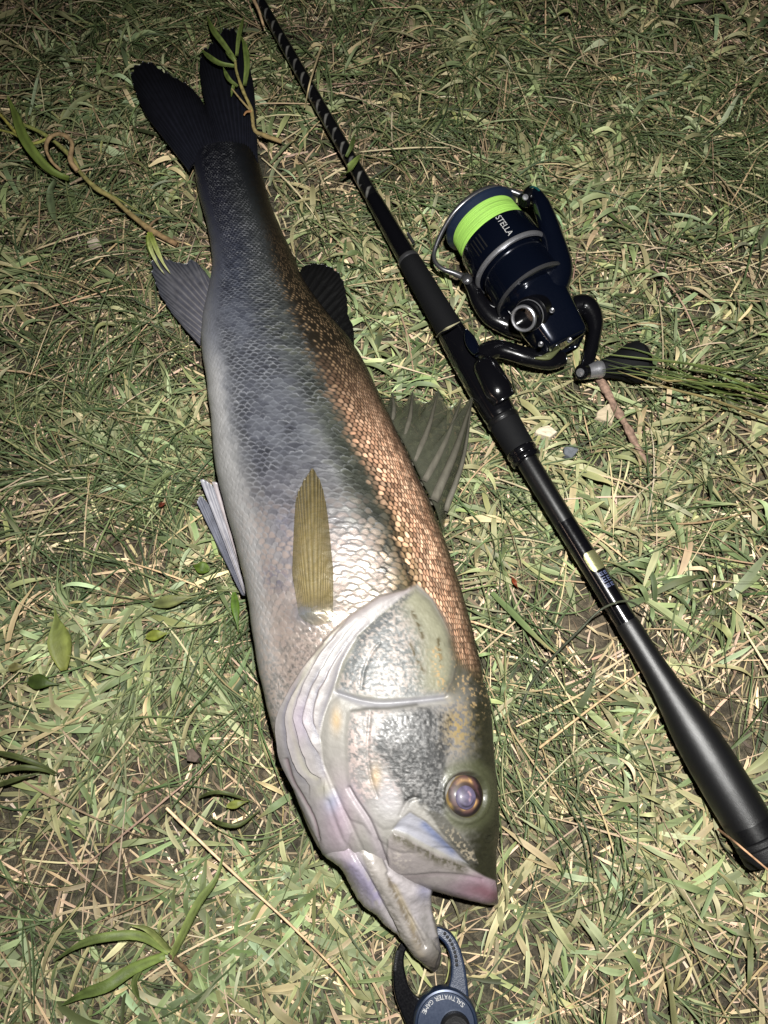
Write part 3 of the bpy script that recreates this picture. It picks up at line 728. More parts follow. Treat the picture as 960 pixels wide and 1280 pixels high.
# --- fins
def fin(name, base, tip, nr, zb, zt, cols, opa=(1, 1), parent=bass, ridge_h=0.0007, jag=0.0, thick=0.0005, wave=0.0, seed=0, na=40, per=10, rayw=0.35, follow=None, gain=1.0, rag=0.0):
    """membrane with nr rays between a base curve and a tip curve (photo pixels)"""
    n = nr * per + 1
    b = resample(base, n); t = resample(tip, n)
    u = np.linspace(0, 1, n); ph = u * nr
    ray = np.clip(1 - np.abs(np.mod(ph, 1) - 0.5) / (rayw * 0.5 + 1e-9) * 0.5, 0, 1)
    rid = np.floor(ph); g = np.random.default_rng(seed)
    rl = 1 - jag * g.random(nr + 1)[np.clip(rid.astype(int), 0, nr)] - jag * 0.8 * (1 - ray)
    rl = rl - rag * fbm(u * 40, u * 0 + seed, seed + 31, 3)
    s = np.linspace(0, 1, na)
    zb = np.broadcast_to(np.asarray(zb, float), (n,)); zt = np.broadcast_to(np.asarray(zt, float), (n,))
    px = b[:, None, 0] + (t - b)[:, None, 0] * (s[None] * rl[:, None]); py = b[:, None, 1] + (t - b)[:, None, 1] * (s[None] * rl[:, None])
    z = zb[:, None] * (1 - s) + zt[:, None] * s + wave * np.sin(ph / nr * 9 + 3 * s[None])[...] * s if False else zb[:, None] * (1 - s) + zt[:, None] * s
    z = z + wave * np.sin(u[:, None] * 11 + 2.5 * s[None] + seed) * s[None]
    if follow is not None:
        zz = zat(px, py); z = np.maximum(z, np.where(np.isnan(zz), -1, zz) + follow * sstep(0.0, 0.05, s)[None] - 0.0020 * (1 - sstep(0.0, 0.05, s)[None]))
        z = np.where(s[None] < .05, np.minimum(z, np.where(np.isnan(zz), 9, zz) + follow * sstep(0.0, 0.05, s)[None] - 0.0020 * (1 - sstep(0.0, 0.05, s)[None])), z)
    fk = np.abs(np.sin(np.pi * ph[:, None] * (1 + sstep(0.45, 0.5, s)[None])))       # rays branch towards the margin
    rr_ = ray[:, None] * (1 - sstep(0.4, 0.8, s)[None]) + fk * sstep(0.4, 0.8, s)[None]
    taper = (1 - 0.7 * s[None]) * (sstep(0.02, 0.25, s)[None] if follow is not None else 1)
    ztop = z + ridge_h * rr_ * taper
    Vt = P(px, py, ztop); Vb = Vt.copy(); Vb[..., 2] -= thick + 0.6 * ridge_h * rr_ * taper
    c0, c1, c2, c3 = [lin(c) for c in cols]      # ray at base, membrane at base, ray at tip, membrane at tip
    nz = fbm(px / 5, py / 5, seed + 5, 3)
    cr_ = c0 * (1 - s[None, :, None]) + c2 * s[None, :, None]; cm_ = c1 * (1 - s[None, :, None]) + c3 * s[None, :, None]
    cc = (cm_ * (1 - rr_[..., None]) + cr_ * rr_[..., None]) * (0.7 + 0.6 * nz)[..., None] * K * gain
    op = opa[0] * (1 - s[None]) + opa[1] * s[None]; op = np.clip(op + (1 - op) * 0.28 * rr_, 0, 1) + 0 * z
    if follow is not None: op = op * sstep(0.04, 0.32, s - .20 * ((2 * u - 1) ** 2)[:, None] + .10 * (nz.mean(1)[:, None] - .5) + 0 * z) * (1 - .45 * sstep(.30, .0, u + .2 * (nz.mean(1) - .5))[:, None] * sstep(.9, .5, s)[None])
    V = np.concatenate([Vt.reshape(-1, 3), Vb.reshape(-1, 3)])
    f = grid_faces(n, na); k = n * na
    ring = np.r_[np.arange(na), np.arange(1, n) * na + na - 1, (n - 1) * na + np.arange(na - 2, -1, -1), np.arange(n - 2, 0, -1) * na]
    r2 = np.roll(ring, -1)
    F = np.vstack([f, f[:, ::-1] + k, np.stack([ring, ring + k, r2 + k, r2], 1)])
    return mesh_np(name, V, F, M['fin'], parent, np.vstack([cc.reshape(-1, 3)] * 2), {'Opa': np.r_[op.ravel(), op.ravel()]})

blk = ((58, 60, 76), (38, 40, 52), (22, 22, 29), (12, 12, 16))
fin('tail_fin', [(236, 214), (241, 206), (252, 199), (264, 196), (278, 194), (292, 193), (306, 194), (318, 200), (323, 208)],
    [(181, 143), (170, 118), (163, 96), (166, 80), (176, 75), (188, 76), (209, 90), (232, 102), (248, 118), (256, 130), (252, 110), (248, 82), (252, 65), (264, 47), (285, 30), (297, 35), (305, 50), (311, 75), (317, 105), (320, 140)],
    34, 0.020, 0.017, blk, (1, 1), ridge_h=0.0010, jag=0.03, seed=3, na=56, wave=0.002).name
fin('anal_fin', [(250, 432), (252, 415), (256, 396), (261, 376), (266, 354)],
    [(228, 408), (206, 380), (190, 347), (187, 318), (208, 321), (226, 327), (239, 322), (252, 334), (262, 347)],
    13, 0.021, 0.018, ((196, 192, 196), (132, 132, 146), (110, 112, 122), (70, 74, 86)), (1, .9), jag=0.05, seed=4, ridge_h=0.0014, gain=0.95)
fin('dorsal_fin', [(374, 342), (386, 360), (402, 382), (420, 405), (440, 436)],
    [(378, 333), (388, 329), (400, 328), (417, 334), (430, 350), (434, 372), (436, 392), (442, 408), (443, 434)],
    13, 0.034, 0.030, ((30, 30, 30), (20, 20, 22), (14, 14, 15), (9, 9, 10)), (1, 1), jag=0.05, seed=5, ridge_h=0.0012)
# spiny first dorsal: translucent webbing, each spine a piece of its own
sp_tip = [(478, 484), (490, 490), (516, 488), (548, 487), (578, 496), (593, 491)]
sp_base = [(478, 505), (489, 527), (503, 551), (517, 579), (529, 604), (541, 628)]
tipc = []
for k in range(5):
    a, b = np.array(sp_tip[k], float), np.array(sp_tip[k + 1], float)
    tipc += [a, a * .75 + b * .25 + (0, 11), a * .5 + b * .5 + (0, 15), a * .25 + b * .75 + (0, 11)]
tipc += [np.array(sp_tip[5], float), np.array((587, 530.)), np.array((577, 578.)), np.array((566, 618.)), np.array((557, 650.)), np.array((556, 668.))]
dz = 0.040
sd = fin('dorsal_fin', sp_base + [(548, 645), (555, 668)], tipc, 1, dz, 0.024, ((104, 106, 90), (104, 106, 90), (96, 98, 82), (90, 92, 78)), (.55, .34), per=120, ridge_h=0.0, wave=0.0022, seed=6, na=30, gain=1.25, rag=.05)
def spine(b, t, r0=0.0032, zb=dz - 0.003, zt=0.026, bow=(3, 2), parent=sd):
    b = np.array(b, float); t = np.array(t, float); m = 0.5 * (b + t) + bow
    pth = resample([b, m, t], 22); s = np.linspace(0, 1, 22)
    q = P(pth[:, 0], pth[:, 1], zb * (1 - s) + zt * s)
    V, F = sweep(q, r0 * (1 - s) ** 0.75 + 0.00018, n=12)
    nz = fbm(V[:, 0] * 500, V[:, 1] * 500, 8, 3); sc = np.r_[np.repeat(s, 12), 0, 1]
    c = (lin((168, 162, 146)) * (1 - sc)[:, None] + lin((92, 90, 74)) * sc[:, None]) * (0.6 + 0.7 * nz)[:, None] * K * 0.85
    mesh_np('spine', V, F, M['leaf'], parent, c)
for k, w in ((0, 0.0020), (1, .0023), (2, .0027), (3, .0032), (4, .0036)):
    spine(sp_base[k + 1] if k else (489, 528), sp_tip[k + 1], w)
spine((556, 640), (590, 500), 0.0022, zb=0.030, bow=(6, 4))
pel = ((206, 200, 200), (176, 172, 180), (196, 196, 204), (140, 142, 156))
fin('pelvic_fin', [(300, 740), (303, 744), (307, 744)], [(246, 628), (251, 620), (263, 634), (272, 655)], 6, 0.020, 0.014, ((150, 150, 160), (120, 122, 136), (146, 148, 160), (100, 104, 120)), (1, 1), seed=7, ridge_h=0.0016, per=12, gain=1.7)
fin('pelvic_fin', [(305, 742), (309, 741), (314, 734)], [(250, 600), (256, 600), (270, 612), (284, 640)], 5, 0.024, 0.022, pel, (1, 1), seed=8, ridge_h=0.0018, per=12, gain=1.7)
fin('pelvic_fin', [(309, 738), (313, 733), (315, 726)], [(265, 602), (272, 604), (284, 620), (293, 655)], 5, 0.028, 0.026, ((214, 204, 202), (192, 180, 182), (206, 196, 198), (170, 160, 168)), (1, 1), seed=9, ridge_h=0.0016, per=12, gain=1.7)
# pectoral fin laid back over the flank
pb = [(374, 772), (383, 782), (394, 787), (405, 784), (416, 776)]
pt = [(365, 716), (367, 664), (370, 622), (377, 602), (386, 588), (391, 584), (396, 590), (403, 606), (410, 644), (414, 684), (417, 716)]
b_ = resample(pb, 171); t_ = resample(pt, 171)
zb_ = zat(b_[:, 0], b_[:, 1]); zt_ = zat(t_[:, 0], t_[:, 1])
fin('pectoral_fin', pb, pt, 17, zb_ - 0.0012, zt_ + 0.0030, ((186, 170, 120), (206, 186, 120), (84, 74, 40), (180, 154, 78)), (.46, .20), ridge_h=0.0010, jag=0.012, seed=10, na=60, follow=0.0014, gain=1.2)

# ------------------------------------------------------------------ fishing rod
rod_px = [(300, -43), (325, 0), (440, 203), (515, 332), (600, 476), (657, 573), (713, 662), (741, 710), (787, 784), (834, 861), (871, 922), (918, 1000), (990, 1121), (1040, 1205)]
def rod_pt(y, z=None):
    """axis of the rod at photo row y"""
    yy = np.array([p[1] for p in rod_px], float); xx = np.array([p[0] for p in rod_px], float)
    x = np.interp(y, yy, xx)
    return P(x, y, rod_z(y) if z is None else z)
def rod_z(y): return np.interp(y, [-43, 300, 480, 700, 860, 1000, 1205], [.017, .021, .025, .023, .023, .024, .025])
A0 = rod_pt(-43.); A1 = rod_pt(1205.)
# smooth axis curve in the place
axis_c = resample(np.array([rod_pt(float(y)) for y in (-43, 150, 330, 480, 575, 710, 860, 1000, 1205)]), 900)
_apx, _apy = proj(axis_c)
AS = np.r_[0, np.cumsum(np.linalg.norm(np.diff(axis_c, axis=0), axis=1))]
def s_at(y): return np.interp(y, _apy, AS)
def rod_seg(y0, y1, prof, n=32, m=None):
    """solid of revolution along the rod between photo rows; prof = [(row, width px)]"""
    ss = np.unique(np.r_[np.linspace(s_at(y0), s_at(y1), m or 24), [s_at(p[0]) for p in prof]])
    c = np.stack([np.interp(ss, AS, axis_c[:, k]) for k in range(3)], 1)
    px, py = proj(c)
    dep = (HCAM - c[:, 2]) / (CT + (py - 640) / FPX * ST)
    w = np.interp(py, [p[0] for p in prof], [p[1] for p in prof])
    r = 0.5 * w * dep / FPX
    return c, r
rod = thing('fishing_rod', 'long black fishing rod lying diagonally on the grass beside the fish', 'fishing rod', tuple(rod_pt(600., 0.0).tolist()))
def rod_part(name, prof, mat, n=32, parent=rod, m=None):
    c, r = rod_seg(prof[0][0], prof[-1][0], prof, n, m)
    V, F = sweep(c, r, n=n)
    return sharp(mesh_np(name, V, F, mat, parent))
# woven upper blank, the pale crossing threads are printed on
c, r = rod_seg(-43, 250, [(-43, 11.5), (0, 12.5), (60, 14), (170, 16), (250, 18.2)], m=700)
V, F = sweep(c, r, n=48)
uu = np.repeat(np.linspace(0, 1, len(c)), 48); aa = np.tile(np.linspace(0, 2 * np.pi, 48, endpoint=False), len(c))
Ls = AS[-1] * 0 + (s_at(250) - s_at(-43))
tt = np.interp(uu, np.linspace(0, 1, len(c)), np.linspace(0, Ls, len(c))) / 0.0175
h1 = np.abs(np.mod(tt + aa / np.pi, 1) - 0.5); h2 = np.abs(np.mod(tt - aa / np.pi, 1) - 0.5)
wv = np.maximum(sstep(0.13, 0.07, h1) * sstep(0.30, 0.22, np.abs(np.mod(tt * 1.0 + 0.25, 1) - 0.5)), sstep(0.13, 0.07, h2) * sstep(0.18, 0.12, np.abs(np.mod(tt, 1) - 0.5)))
bc = lin((16, 16, 18)) * 0.5 + wv[:, None] * np.array((0.085, 0.083, 0.076)) * (0.4 + 0.8 * vnoise(tt * 5, aa * 3, 3))[:, None]
bc = np.vstack([bc, bc[:1], bc[-1:]])
mesh_np('blank', V, F, attr_mat('woven_blank', rough=0.2, spec=0.5, coat=0.5), rod, bc)
rod_part('sleeve', [(248, 19), (252, 20), (300, 23.5), (318, 25), (322, 25.5)], M['gloss'])
hk, hr = rod_seg(304, 316, [(304, 22), (316, 23)])
V, F = sweep(hk + np.array((0.007, 0.003, 0.0075)), [0.0012] * len(hk), [0.0016] * len(hk), n=10)
mesh_np('hook_keeper', V, F, M['steel'], rod)
rod_part('winding_check', [(322, 25), (323.5, 28), (326, 28.5), (328, 27)], M['steel'])
rod_part('fore_grip', [(327, 27.5), (332, 29), (360, 30.5), (400, 33.5), (420, 35.5), (424, 35)], M['eva'])
seat = rod_part('reel_seat', [(408, 33), (418, 35.5), (440, 39), (462, 41), (480, 42), (497, 42.5), (500, 41)], M['gloss'], n=40)
# hood over the reel foot and the inlaid window
hood = [(600, 448, .033), (612, 468, .038), (622, 486, .039), (630, 500, .036)]
hp = np.array([P(*h) for h in resample(hood, 16)])
V, F = sweep(hp, np.interp(np.linspace(0, 1, 16), [0, .2, .8, 1], [.005, .0095, .0105, .009]), np.interp(np.linspace(0, 1, 16), [0, .2, .8, 1], [.004, .0085, .0085, .007]), n=20)
mesh_np('hood', V, F, M['gloss'], seat)
wp = np.array([P(*h) for h in resample([(583, 414, .0405), (589, 428, .043), (596, 444, .0445)], 14)])
V, F = sweep(wp, 0.0045 * np.sin(np.linspace(0.15, np.pi - .15, 14)) ** .6, 0.0022, n=16)
mesh_np('seat_window', V, F, M['navy'], seat)
rod_part('locking_nut', [(496, 39), (498, 41.5), (505, 42), (518, 41.5), (522, 40), (524, 38.5)], M['gloss'], n=36)
rod_part('nut_ring', [(522, 40), (524, 42.5), (527, 42.5), (529, 40)], M['satin'], n=36)
rod_part('collar', [(527, 38.5), (530, 39.5), (545, 38.5), (562, 37.5), (564, 36.5)], M['eva'], n=36)
rod_part('nut_ring', [(562, 37), (563.5, 39.5), (566.5, 39.5), (568, 37.5), (570, 37.5), (571.5, 39.5), (575, 39.2), (577, 36)], M['gloss'], n=36)
rod_part('handle_tube', [(572, 27), (600, 26.8), (640, 26.8), (653, 27)], M['satin'])
gtube = rod_part('handle_wrap', [(653, 27.4), (690, 27.6), (735, 27.8), (780, 28)], M['gloss'])
rod_part('butt_grip', [(778, 28.5), (782, 29.5), (810, 30), (835, 32.5), (860, 37), (885, 44.5), (905, 51), (922, 55), (950, 58.5), (985, 60), (1020, 60), (1028, 60)], M['butt'], n=56, m=60)
rod_part('butt_ring', [(1026, 58.5), (1028, 59.5), (1046, 59.5), (1048, 58)], M['satin'], n=40)
rod_part('butt_cap', [(1047, 58), (1049, 61), (1054, 61.5), (1056, 59.5), (1058, 61.5), (1070, 61.5), (1074, 58), (1076, 46)], M['rubber'], n=40)

def rod_decal(name, y0, y1, a0, a1, mat, ny=8, na=10, lift=0.00025, parent=gtube, inset=0.0):
    """patch printed on the handle wrap; angle 0 faces up, positive towards the right of the photo"""
    ss = np.linspace(s_at(y0), s_at(y1), ny)
    c = np.stack([np.interp(ss, AS, axis_c[:, k]) for k in range(3)], 1); px, py = proj(c)
    dep = (HCAM - c[:, 2]) / (CT + (py - 640) / FPX * ST); r = 0.5 * np.interp(py, [653, 690, 735, 780], [27.4, 27.6, 27.8, 28]) * dep / FPX + lift
    t = frames(c); s = np.cross(t, (0, 0, 1.0)); s /= np.linalg.norm(s, axis=1)[:, None]; u = np.cross(s, t)
    if s[0, 0] < 0: s = -s
    a = np.linspace(a0, a1, na); e = np.abs(np.linspace(-1, 1, na)) ** 6 * inset
    c2 = c[:, None] + 0 * a[None, :, None]
    V = c2 + s[:, None] * (r[:, None] * np.sin(a))[..., None] + u[:, None] * (r[:, None] * np.cos(a))[..., None]
    k = np.linspace(0, 1, ny)[:, None]
    V = V + t[:, None] * ((1 - 2 * k) * e[None])[..., None]
    return mesh_np(name, V.reshape(-1, 3), grid_faces(ny, na), mat, parent)
rod_decal('gold_label', 694, 716, -0.62, 0.95, M['gold'], inset=0.003)
# small lettering under the label: rows of outlined glyphs, drawn with bars
def rod_bar(y0, y1, a0, a1): rod_decal('lettering', y0, y1, a0 - .45, a1 - .45, M['print_blue'], 3, 4, 0.0003)
for y0, y1, gl in ((719, 723, 'SC'), (725, 731, 'AW'), (733, 737, 'FE')):
    hgt = y1 - y0
    rod_bar(y0, y0 + .8, 0.25, 0.62); rod_bar(y1 - .8, y1, 0.25, 0.62); rod_bar(y0, y1, 0.25, 0.31); rod_bar(y0 + hgt * .45, y0 + hgt * .6, 0.3, 0.58)
    rod_bar(y0, y0 + .8, 0.74, 1.05); rod_bar(y0, y1, 0.74, 0.80); rod_bar(y1 - .8, y1, 0.74, 1.05); rod_bar(y0 + hgt * .4, y0 + hgt * .55, 0.8, 1.0)

# ------------------------------------------------------------------ reel
RZ = 0.036
of = P(600, 273, RZ); orr = P(641, 331, RZ)
ax = of - orr; ax /= np.linalg.norm(ax)
ru = np.cross(ax, (0, 0, 1.0)); ru /= np.linalg.norm(ru); rw = np.cross(ru, ax)
if ru[0] < 0: ru = -ru
Rr = 0.5 * np.linalg.norm(P(567, 303, RZ) - P(632, 243, RZ)) * 0.98
def axs(px, py): return float((P(px, py, RZ) - of) @ ax)
def L(x, u, w): return of + ax * x + ru * u + rw * w
reel = thing('fishing_reel', 'black and navy spinning reel with lime green line beside the rod', 'fishing reel', tuple((L(axs(665, 372), 0, 0) * (1, 1, 0)).tolist()))
x_line1 = axs(604.5, 279); x_line2 = axs(622, 299); x_sk = axs(641, 331); x_rot = axs(664, 370); x_end = axs(703, 431)
def lat(name, prof, mat, parent=reel, n=64, org=None, axis=None):
    V, F = lathe(of if org is None else org, ax if axis is None else axis, prof, n)
    return sharp(mesh_np(name, V, F, mat, parent))
spool = lat('spool', [(x_line2 + .0005, 0), (x_line2 + .0005, Rr * .90), (x_line2, Rr * .955), (x_line2 - .002, Rr * .975), (x_sk + .003, Rr * .99), (x_sk + .001, Rr * .985), (x_sk, Rr * .95), (x_sk + .002, 0)], M['navy'], n=96)
lat('spool_lip', [(-.001, Rr * .55), (.0018, Rr * .62), (.002, Rr * .80), (.0012, Rr * .94), (-.0006, Rr * 1.0), (-.0026, Rr * 1.0), (x_line1 - .0008, Rr * .86), (x_line1 - .001, 0)], M['navy_metal'], spool, 96)
lat('drag_knob', [(.001, 0), (.013, 0), (.014, Rr * .3), (.012, Rr * .42), (.004, Rr * .46), (-.001, Rr * .48)], M['gloss'], spool)
# wound braid: every turn is a ridge
nt = 44; xs = np.linspace(x_line1 - .0004, x_line2 + .0003, nt * 6)
prof = [(x, Rr * (.855 + .035 * (i / len(xs))) + 0.0006 * abs(math.sin(math.pi * i / 6)) + 0.0003 * math.sin(i * .21)) for i, x in enumerate(xs)]
prof = [(xs[0], Rr * .5)] + prof + [(xs[-1], Rr * .5)]
V, F = lathe(of, ax, prof, 120)
ncol = fbm(np.repeat(np.arange(len(prof)), 120) * 0.23, np.tile(np.arange(120), len(prof)) * .06, 13, 3)
mesh_np('braided_line', V, F, attr_mat('lime_braid', rough=0.6, spec=0.3, bump=0.3, bscale=3000), spool, np.array((.185, .335, .06)) * ((.55 + .9 * ncol) * (.72 + .28 * np.repeat(np.abs(np.sin(np.pi * (np.arange(len(prof)) - 1) / 6)), 120)))[:, None])
lat('skirt_ring', [(x_sk + .0028, Rr * .985), (x_sk + .0026, Rr * 1.012), (x_sk + .0012, Rr * 1.018), (x_sk - .0006, Rr * 1.0), (x_sk - .0008, Rr * .95)], M['chrome'], spool, 96)
# slots cut in the skirt: two groups of three dark bars
def skirt_patch(name, x0, x1, a0, a1, mat, lift=.0004, n=6):
    a = np.linspace(a0, a1, n); x = np.linspace(x0, x1, 4)
    r = Rr * .985 + lift
    V = of + x[:, None, None] * ax + r * (np.sin(a)[:, None] * ru + np.cos(a)[:, None] * rw)
    mesh_np(name, V.reshape(-1, 3), grid_faces(4, n), mat, spool)
xa, xb = x_line2 - .004, x_sk + .009
for base in (0.62, -1.05):
    for k in range(4): skirt_patch('slot', xa, xb, base + k * .10, base + k * .10 + .035, M['rubber'])
# lettering STELLA on the skirt
fc_ = bpy.data.curves.new('lettering', 'FONT'); fc_.body = 'STELLA'; fc_.size = 1.0; fc_.align_x = 'LEFT'; fc_.resolution_u = 3
fo_ = bpy.data.objects.new('lettering', fc_); COL.objects.link(fo_)
def text_mesh(body, spacing=1.0):
    fc_.body = body; fc_.space_character = spacing
    bpy.context.view_layer.update()
    dg = bpy.context.evaluated_depsgraph_get()
    me = bpy.data.meshes.new_from_object(fo_.evaluated_get(dg))
    bm = bmesh.new(); bm.from_mesh(me); bmesh.ops.triangulate(bm, faces=bm.faces)
    V = np.array([v.co[:] for v in bm.verts]); F = np.array([[v.index for v in f.verts] for f in bm.faces]); bm.free(); bpy.data.meshes.remove(me)
    return V, F
def skirt_text(body, x0, x1, ang0, h, mat, stretch=1.0):
    V, F = text_mesh(body); w = np.ptp(V[:, 0]); hh = np.ptp(V[:, 1])
    x = x0 + (V[:, 0] - V[:, 0].min()) / w * (x1 - x0)
    r = Rr * .985 + .0006
    a = ang0 + (V[:, 1] - V[:, 1].min()) / hh * h / r
    W = of + x[:, None] * ax + r * (np.sin(a)[:, None] * ru + np.cos(a)[:, None] * rw)
    mesh_np('lettering', W, F, mat, spool, smooth=False)
skirt_text('STELLA', x_line2 - .0020, x_sk + .0052, -.20, .0046, M['print'])
# rotor: cup behind the spool with two arms
rotor = lat('rotor', [(x_sk + .012, Rr * .80), (x_sk - .001, Rr * .86), (x_sk - .008, Rr * .90), (x_rot + .010, Rr * .92), (x_rot + .004, Rr * .94), (x_rot + .001, Rr * .93), (x_rot, Rr * .86), (x_rot + .001, Rr * .5)], M['navy'], n=96)
lat('rotor_ring', [(x_rot + .004, Rr * .935), (x_rot + .0035, Rr * .965), (x_rot + .0015, Rr * .965), (x_rot + .001, Rr * .93)], M['steel'], rotor, 96)
def tubepart(name, pts, ra, rb=None, mat=None, parent=reel, n=16, m=40, up=(0, 0, 1)):
    q = resample(np.array([P(*p) for p in pts]), m)
    s = np.linspace(0, 1, m)
    f = lambda r: np.interp(s, np.linspace(0, 1, len(r)), r) if np.ndim(r) else r
    V, F = sweep(q, f(ra), None if rb is None else f(rb), n=n, up=up)
    return mesh_np(name, V, F, mat, parent)
arm1 = tubepart('rotor_arm', [(664, 374, .040), (686, 360, .046), (696, 335, .051), (693, 308, .054), (686, 282, .056), (679, 262, .056), (672, 246, .056), (668, 240, .055)], [.011, .0128, .0122, .0100, .0082, .0074, .0066, .004], [.010, .010, .009, .008, .007, .007, .007, .004], M['navy'], rotor, 28)
tubepart('rotor_arm', [(655, 412, .012), (634, 404, .016), (614, 394, .018), (600, 378, .021), (592, 362, .024), (585, 350, .027)], [.010, .010, .009, .007, .0055, .004], [.008, .008, .007, .006, .005, .004], M['gloss'], rotor, 20)
tubepart('rotor_arm_brace', [(600, 374, .024), (620, 385, .022), (645, 386, .024)], [.0025, .003, .003], None, M['gloss'], rotor, 12, 16)
bail = tubepart('bail_wire', [(656, 246, .052), (645, 241, .053), (632, 237, .054), (617, 235, .054), (600, 240, .053), (582, 252, .050), (566, 268, .045), (552, 291, .039), (543, 314, .033), (544, 327, .031), (553, 336, .030), (567, 341, .029), (578, 346, .028), (584, 350, .028)],
    [.0030, .0022, .0020, .0024, .0026, .0024, .0021, .0018, .0017, .0017, .0017, .0018, .0024, .0034], None, M['steel'], reel, 16, 90)
tubepart('pivot_screw', [(583, 348, .030), (584, 349, .034)], [.0042, .0040], None, M['steel'], bail, 16, 4, up=(1, 0, 0))
rl = P(659, 247, .053)
lat('line_roller', [(-.006, 0), (-.006, .0045), (-.004, .0060), (-.001, .0048), (.002, .0060), (.004, .0062), (.005, .004), (.005, 0)], M['gloss'], rotor, 32, rl, ru * .8 + ax * .3)
lat('roller_screw', [(0, .0024), (.0012, .0022), (.0015, 0)], M['chrome'], rotor, 20, P(656.5, 247, .0595), (0, -.3, 1))
lat('roller_rim', [(-.0006, .0062), (-.0006, .0068), (.0006, .0068), (.0006, .0062)], plain('teal_ring', (.02, .16, .17), .2, metal=.8), rotor, 32, P(668.5, 243, .055), ru * .8 + ax * .3)
# body: superelliptic sections from the rotor back to the blunt tail
def body_sections(secs, n=56, m=60, p=5.5):
    S = resample(np.array(secs) * 1e3, m, True) / 1e3
    a = np.linspace(0, 2 * np.pi, n, endpoint=False)
    ca, sa = np.cos(a), np.sin(a)
    ex_ = np.interp(np.linspace(0, 1, m), [0, .25, 1], [2.0, 3.5, p])[:, None]
    cu = np.sign(ca) * np.abs(ca) ** (2 / ex_); sw = np.sign(sa) * np.abs(sa) ** (2 / ex_)
    V = of + S[:, 0, None, None] * ax + (S[:, 1, None] + S[:, 3, None] * cu)[..., None] * ru + (S[:, 2, None] + S[:, 4, None] * sw)[..., None] * rw
    k = m * n; c0, c1 = V[0].mean(0), V[-1].mean(0); V = np.vstack([V.reshape(-1, 3), c0, c1]); i = np.arange(n); j = (i + 1) % n
    return V, [grid_faces(m, n, True), np.stack([j, i, np.full(n, k)], 1), np.stack([(m - 1) * n + i, (m - 1) * n + j, np.full(n, k + 1)], 1)]
xe = x_end
lerp = lambda t: x_rot + (xe - x_rot) * t
V, F = body_sections([(lerp(-.06), 0, 0, Rr * .74, Rr * .70), (lerp(.08), 0, 0, Rr * .70, Rr * .68), (lerp(.30), -.001, -.001, Rr * .67, Rr * .64), (lerp(.55), -.001, -.002, Rr * .62, Rr * .56),
                      (lerp(.8), 0, -.004, Rr * .57, Rr * .48), (lerp(.96), .001, -.005, Rr * .52, Rr * .40), (lerp(1.0), .001, -.006, Rr * .44, Rr * .32)])
rbody = mesh_np('reel_body', V, F, M['navy'], reel)
rbody.data.polygons.foreach_set('use_smooth', np.ones(len(rbody.data.polygons), bool))
# open screw cap on the near side
capo = L(axs(672, 398), -Rr * .52, Rr * .36); capd = -ru * .78 + rw * .50 - ax * .30
cap = lat('side_cap', [(-0.00800, 0.01333), (0.00200, 0.01290), (0.00300, 0.01161), (0.00400, 0.01101), (0.00700, 0.01066), (0.00750, 0.00946), (0.01050, 0.00912), (0.01100, 0.00963), (0.01350, 0.00963), (0.01420, 0.00894), (0.01380, 0.00740), (0.01000, 0.00705), (0.00400, 0.00688), (0.00400, 0.00000)], M['gloss'], reel, 48, capo, capd)
lat('cap_rim', [(0.01280, 0.00972), (0.01460, 0.00946), (0.01500, 0.00877), (0.01460, 0.00774), (0.01340, 0.00731)], M['chrome'], cap, 48, capo, capd)
lat('cap_ring', [(0.00400, 0.01127), (0.00480, 0.01152), (0.00560, 0.01118)], M['chrome'], cap, 48, capo, capd)
for px_, py_, z_ in ((690, 388, .0585), (712, 425, .050), (676, 430, .052)):
    lat('screw', [(-.002, .0019), (.0006, .0019), (.0008, .0014), (.0004, 0)], M['steel'], rbody, 20, P(px_, py_, z_), (-.1, -.3, 1))
tubepart('stem', [(704, 448, .020), (684, 450, .023), (660, 446, .025), (640, 440, .026), (622, 436, .027), (608, 440, .028), (600, 448, .028)], [.006, .008, .0075, .0070, .0068, .0075, .008], [.005, .006, .006, .006, .006, .006, .006], M['gloss'], reel, 20)
tubepart('stem_badge', [(668, 448, .0315), (684, 446, .031), (700, 436, .031)], [.0006, .003, .0006], [.0012, .0014, .0012], plain('olive_badge', (.10, .11, .05), .3, metal=.6), reel, 12)
crank = tubepart('crank_arm', [(716, 384, .026), (730, 382, .027), (740, 392, .027), (744, 408, .026), (741, 428, .024), (736, 448, .022), (731, 464, .021)], [.0085, .0085, .0068, .0052, .0050, .0048, .0052], None, M['gloss'], reel, 20, 50)
lat('pivot_cap', [(-.004, .0058), (.0025, .0058), (.0035, .0050), (.0038, 0)], M['gloss'], crank, 32, P(729, 465, .023), (-.75, -.45, .55))
lat('pivot_screw', [(.0034, .0032), (.0046, .0030), (.0050, 0)], M['chrome'], crank, 24, P(729, 465, .023), (-.75, -.45, .55))
q0, q1 = P(736, 464, .021), P(800, 461, .017)
knob = lat('crank_knob', [(.010, 0), (.010, .0058), (.012, .0072), (.018, .0085), (.026, .0112), (.034, .0150), (.040, .0160), (.0445, .0135), (.047, .007), (.0475, 0)], M['eva'], reel, 36, q0, q1 - q0 + np.array((0, .006, 0)))
lat('knob_collar', [(-.001, 0), (-.001, .0058), (.006, .0062), (.008, .0068), (.0105, .0062), (.0105, 0)], M['chrome'], knob, 36, q0, q1 - q0 + np.array((0, .006, 0)))

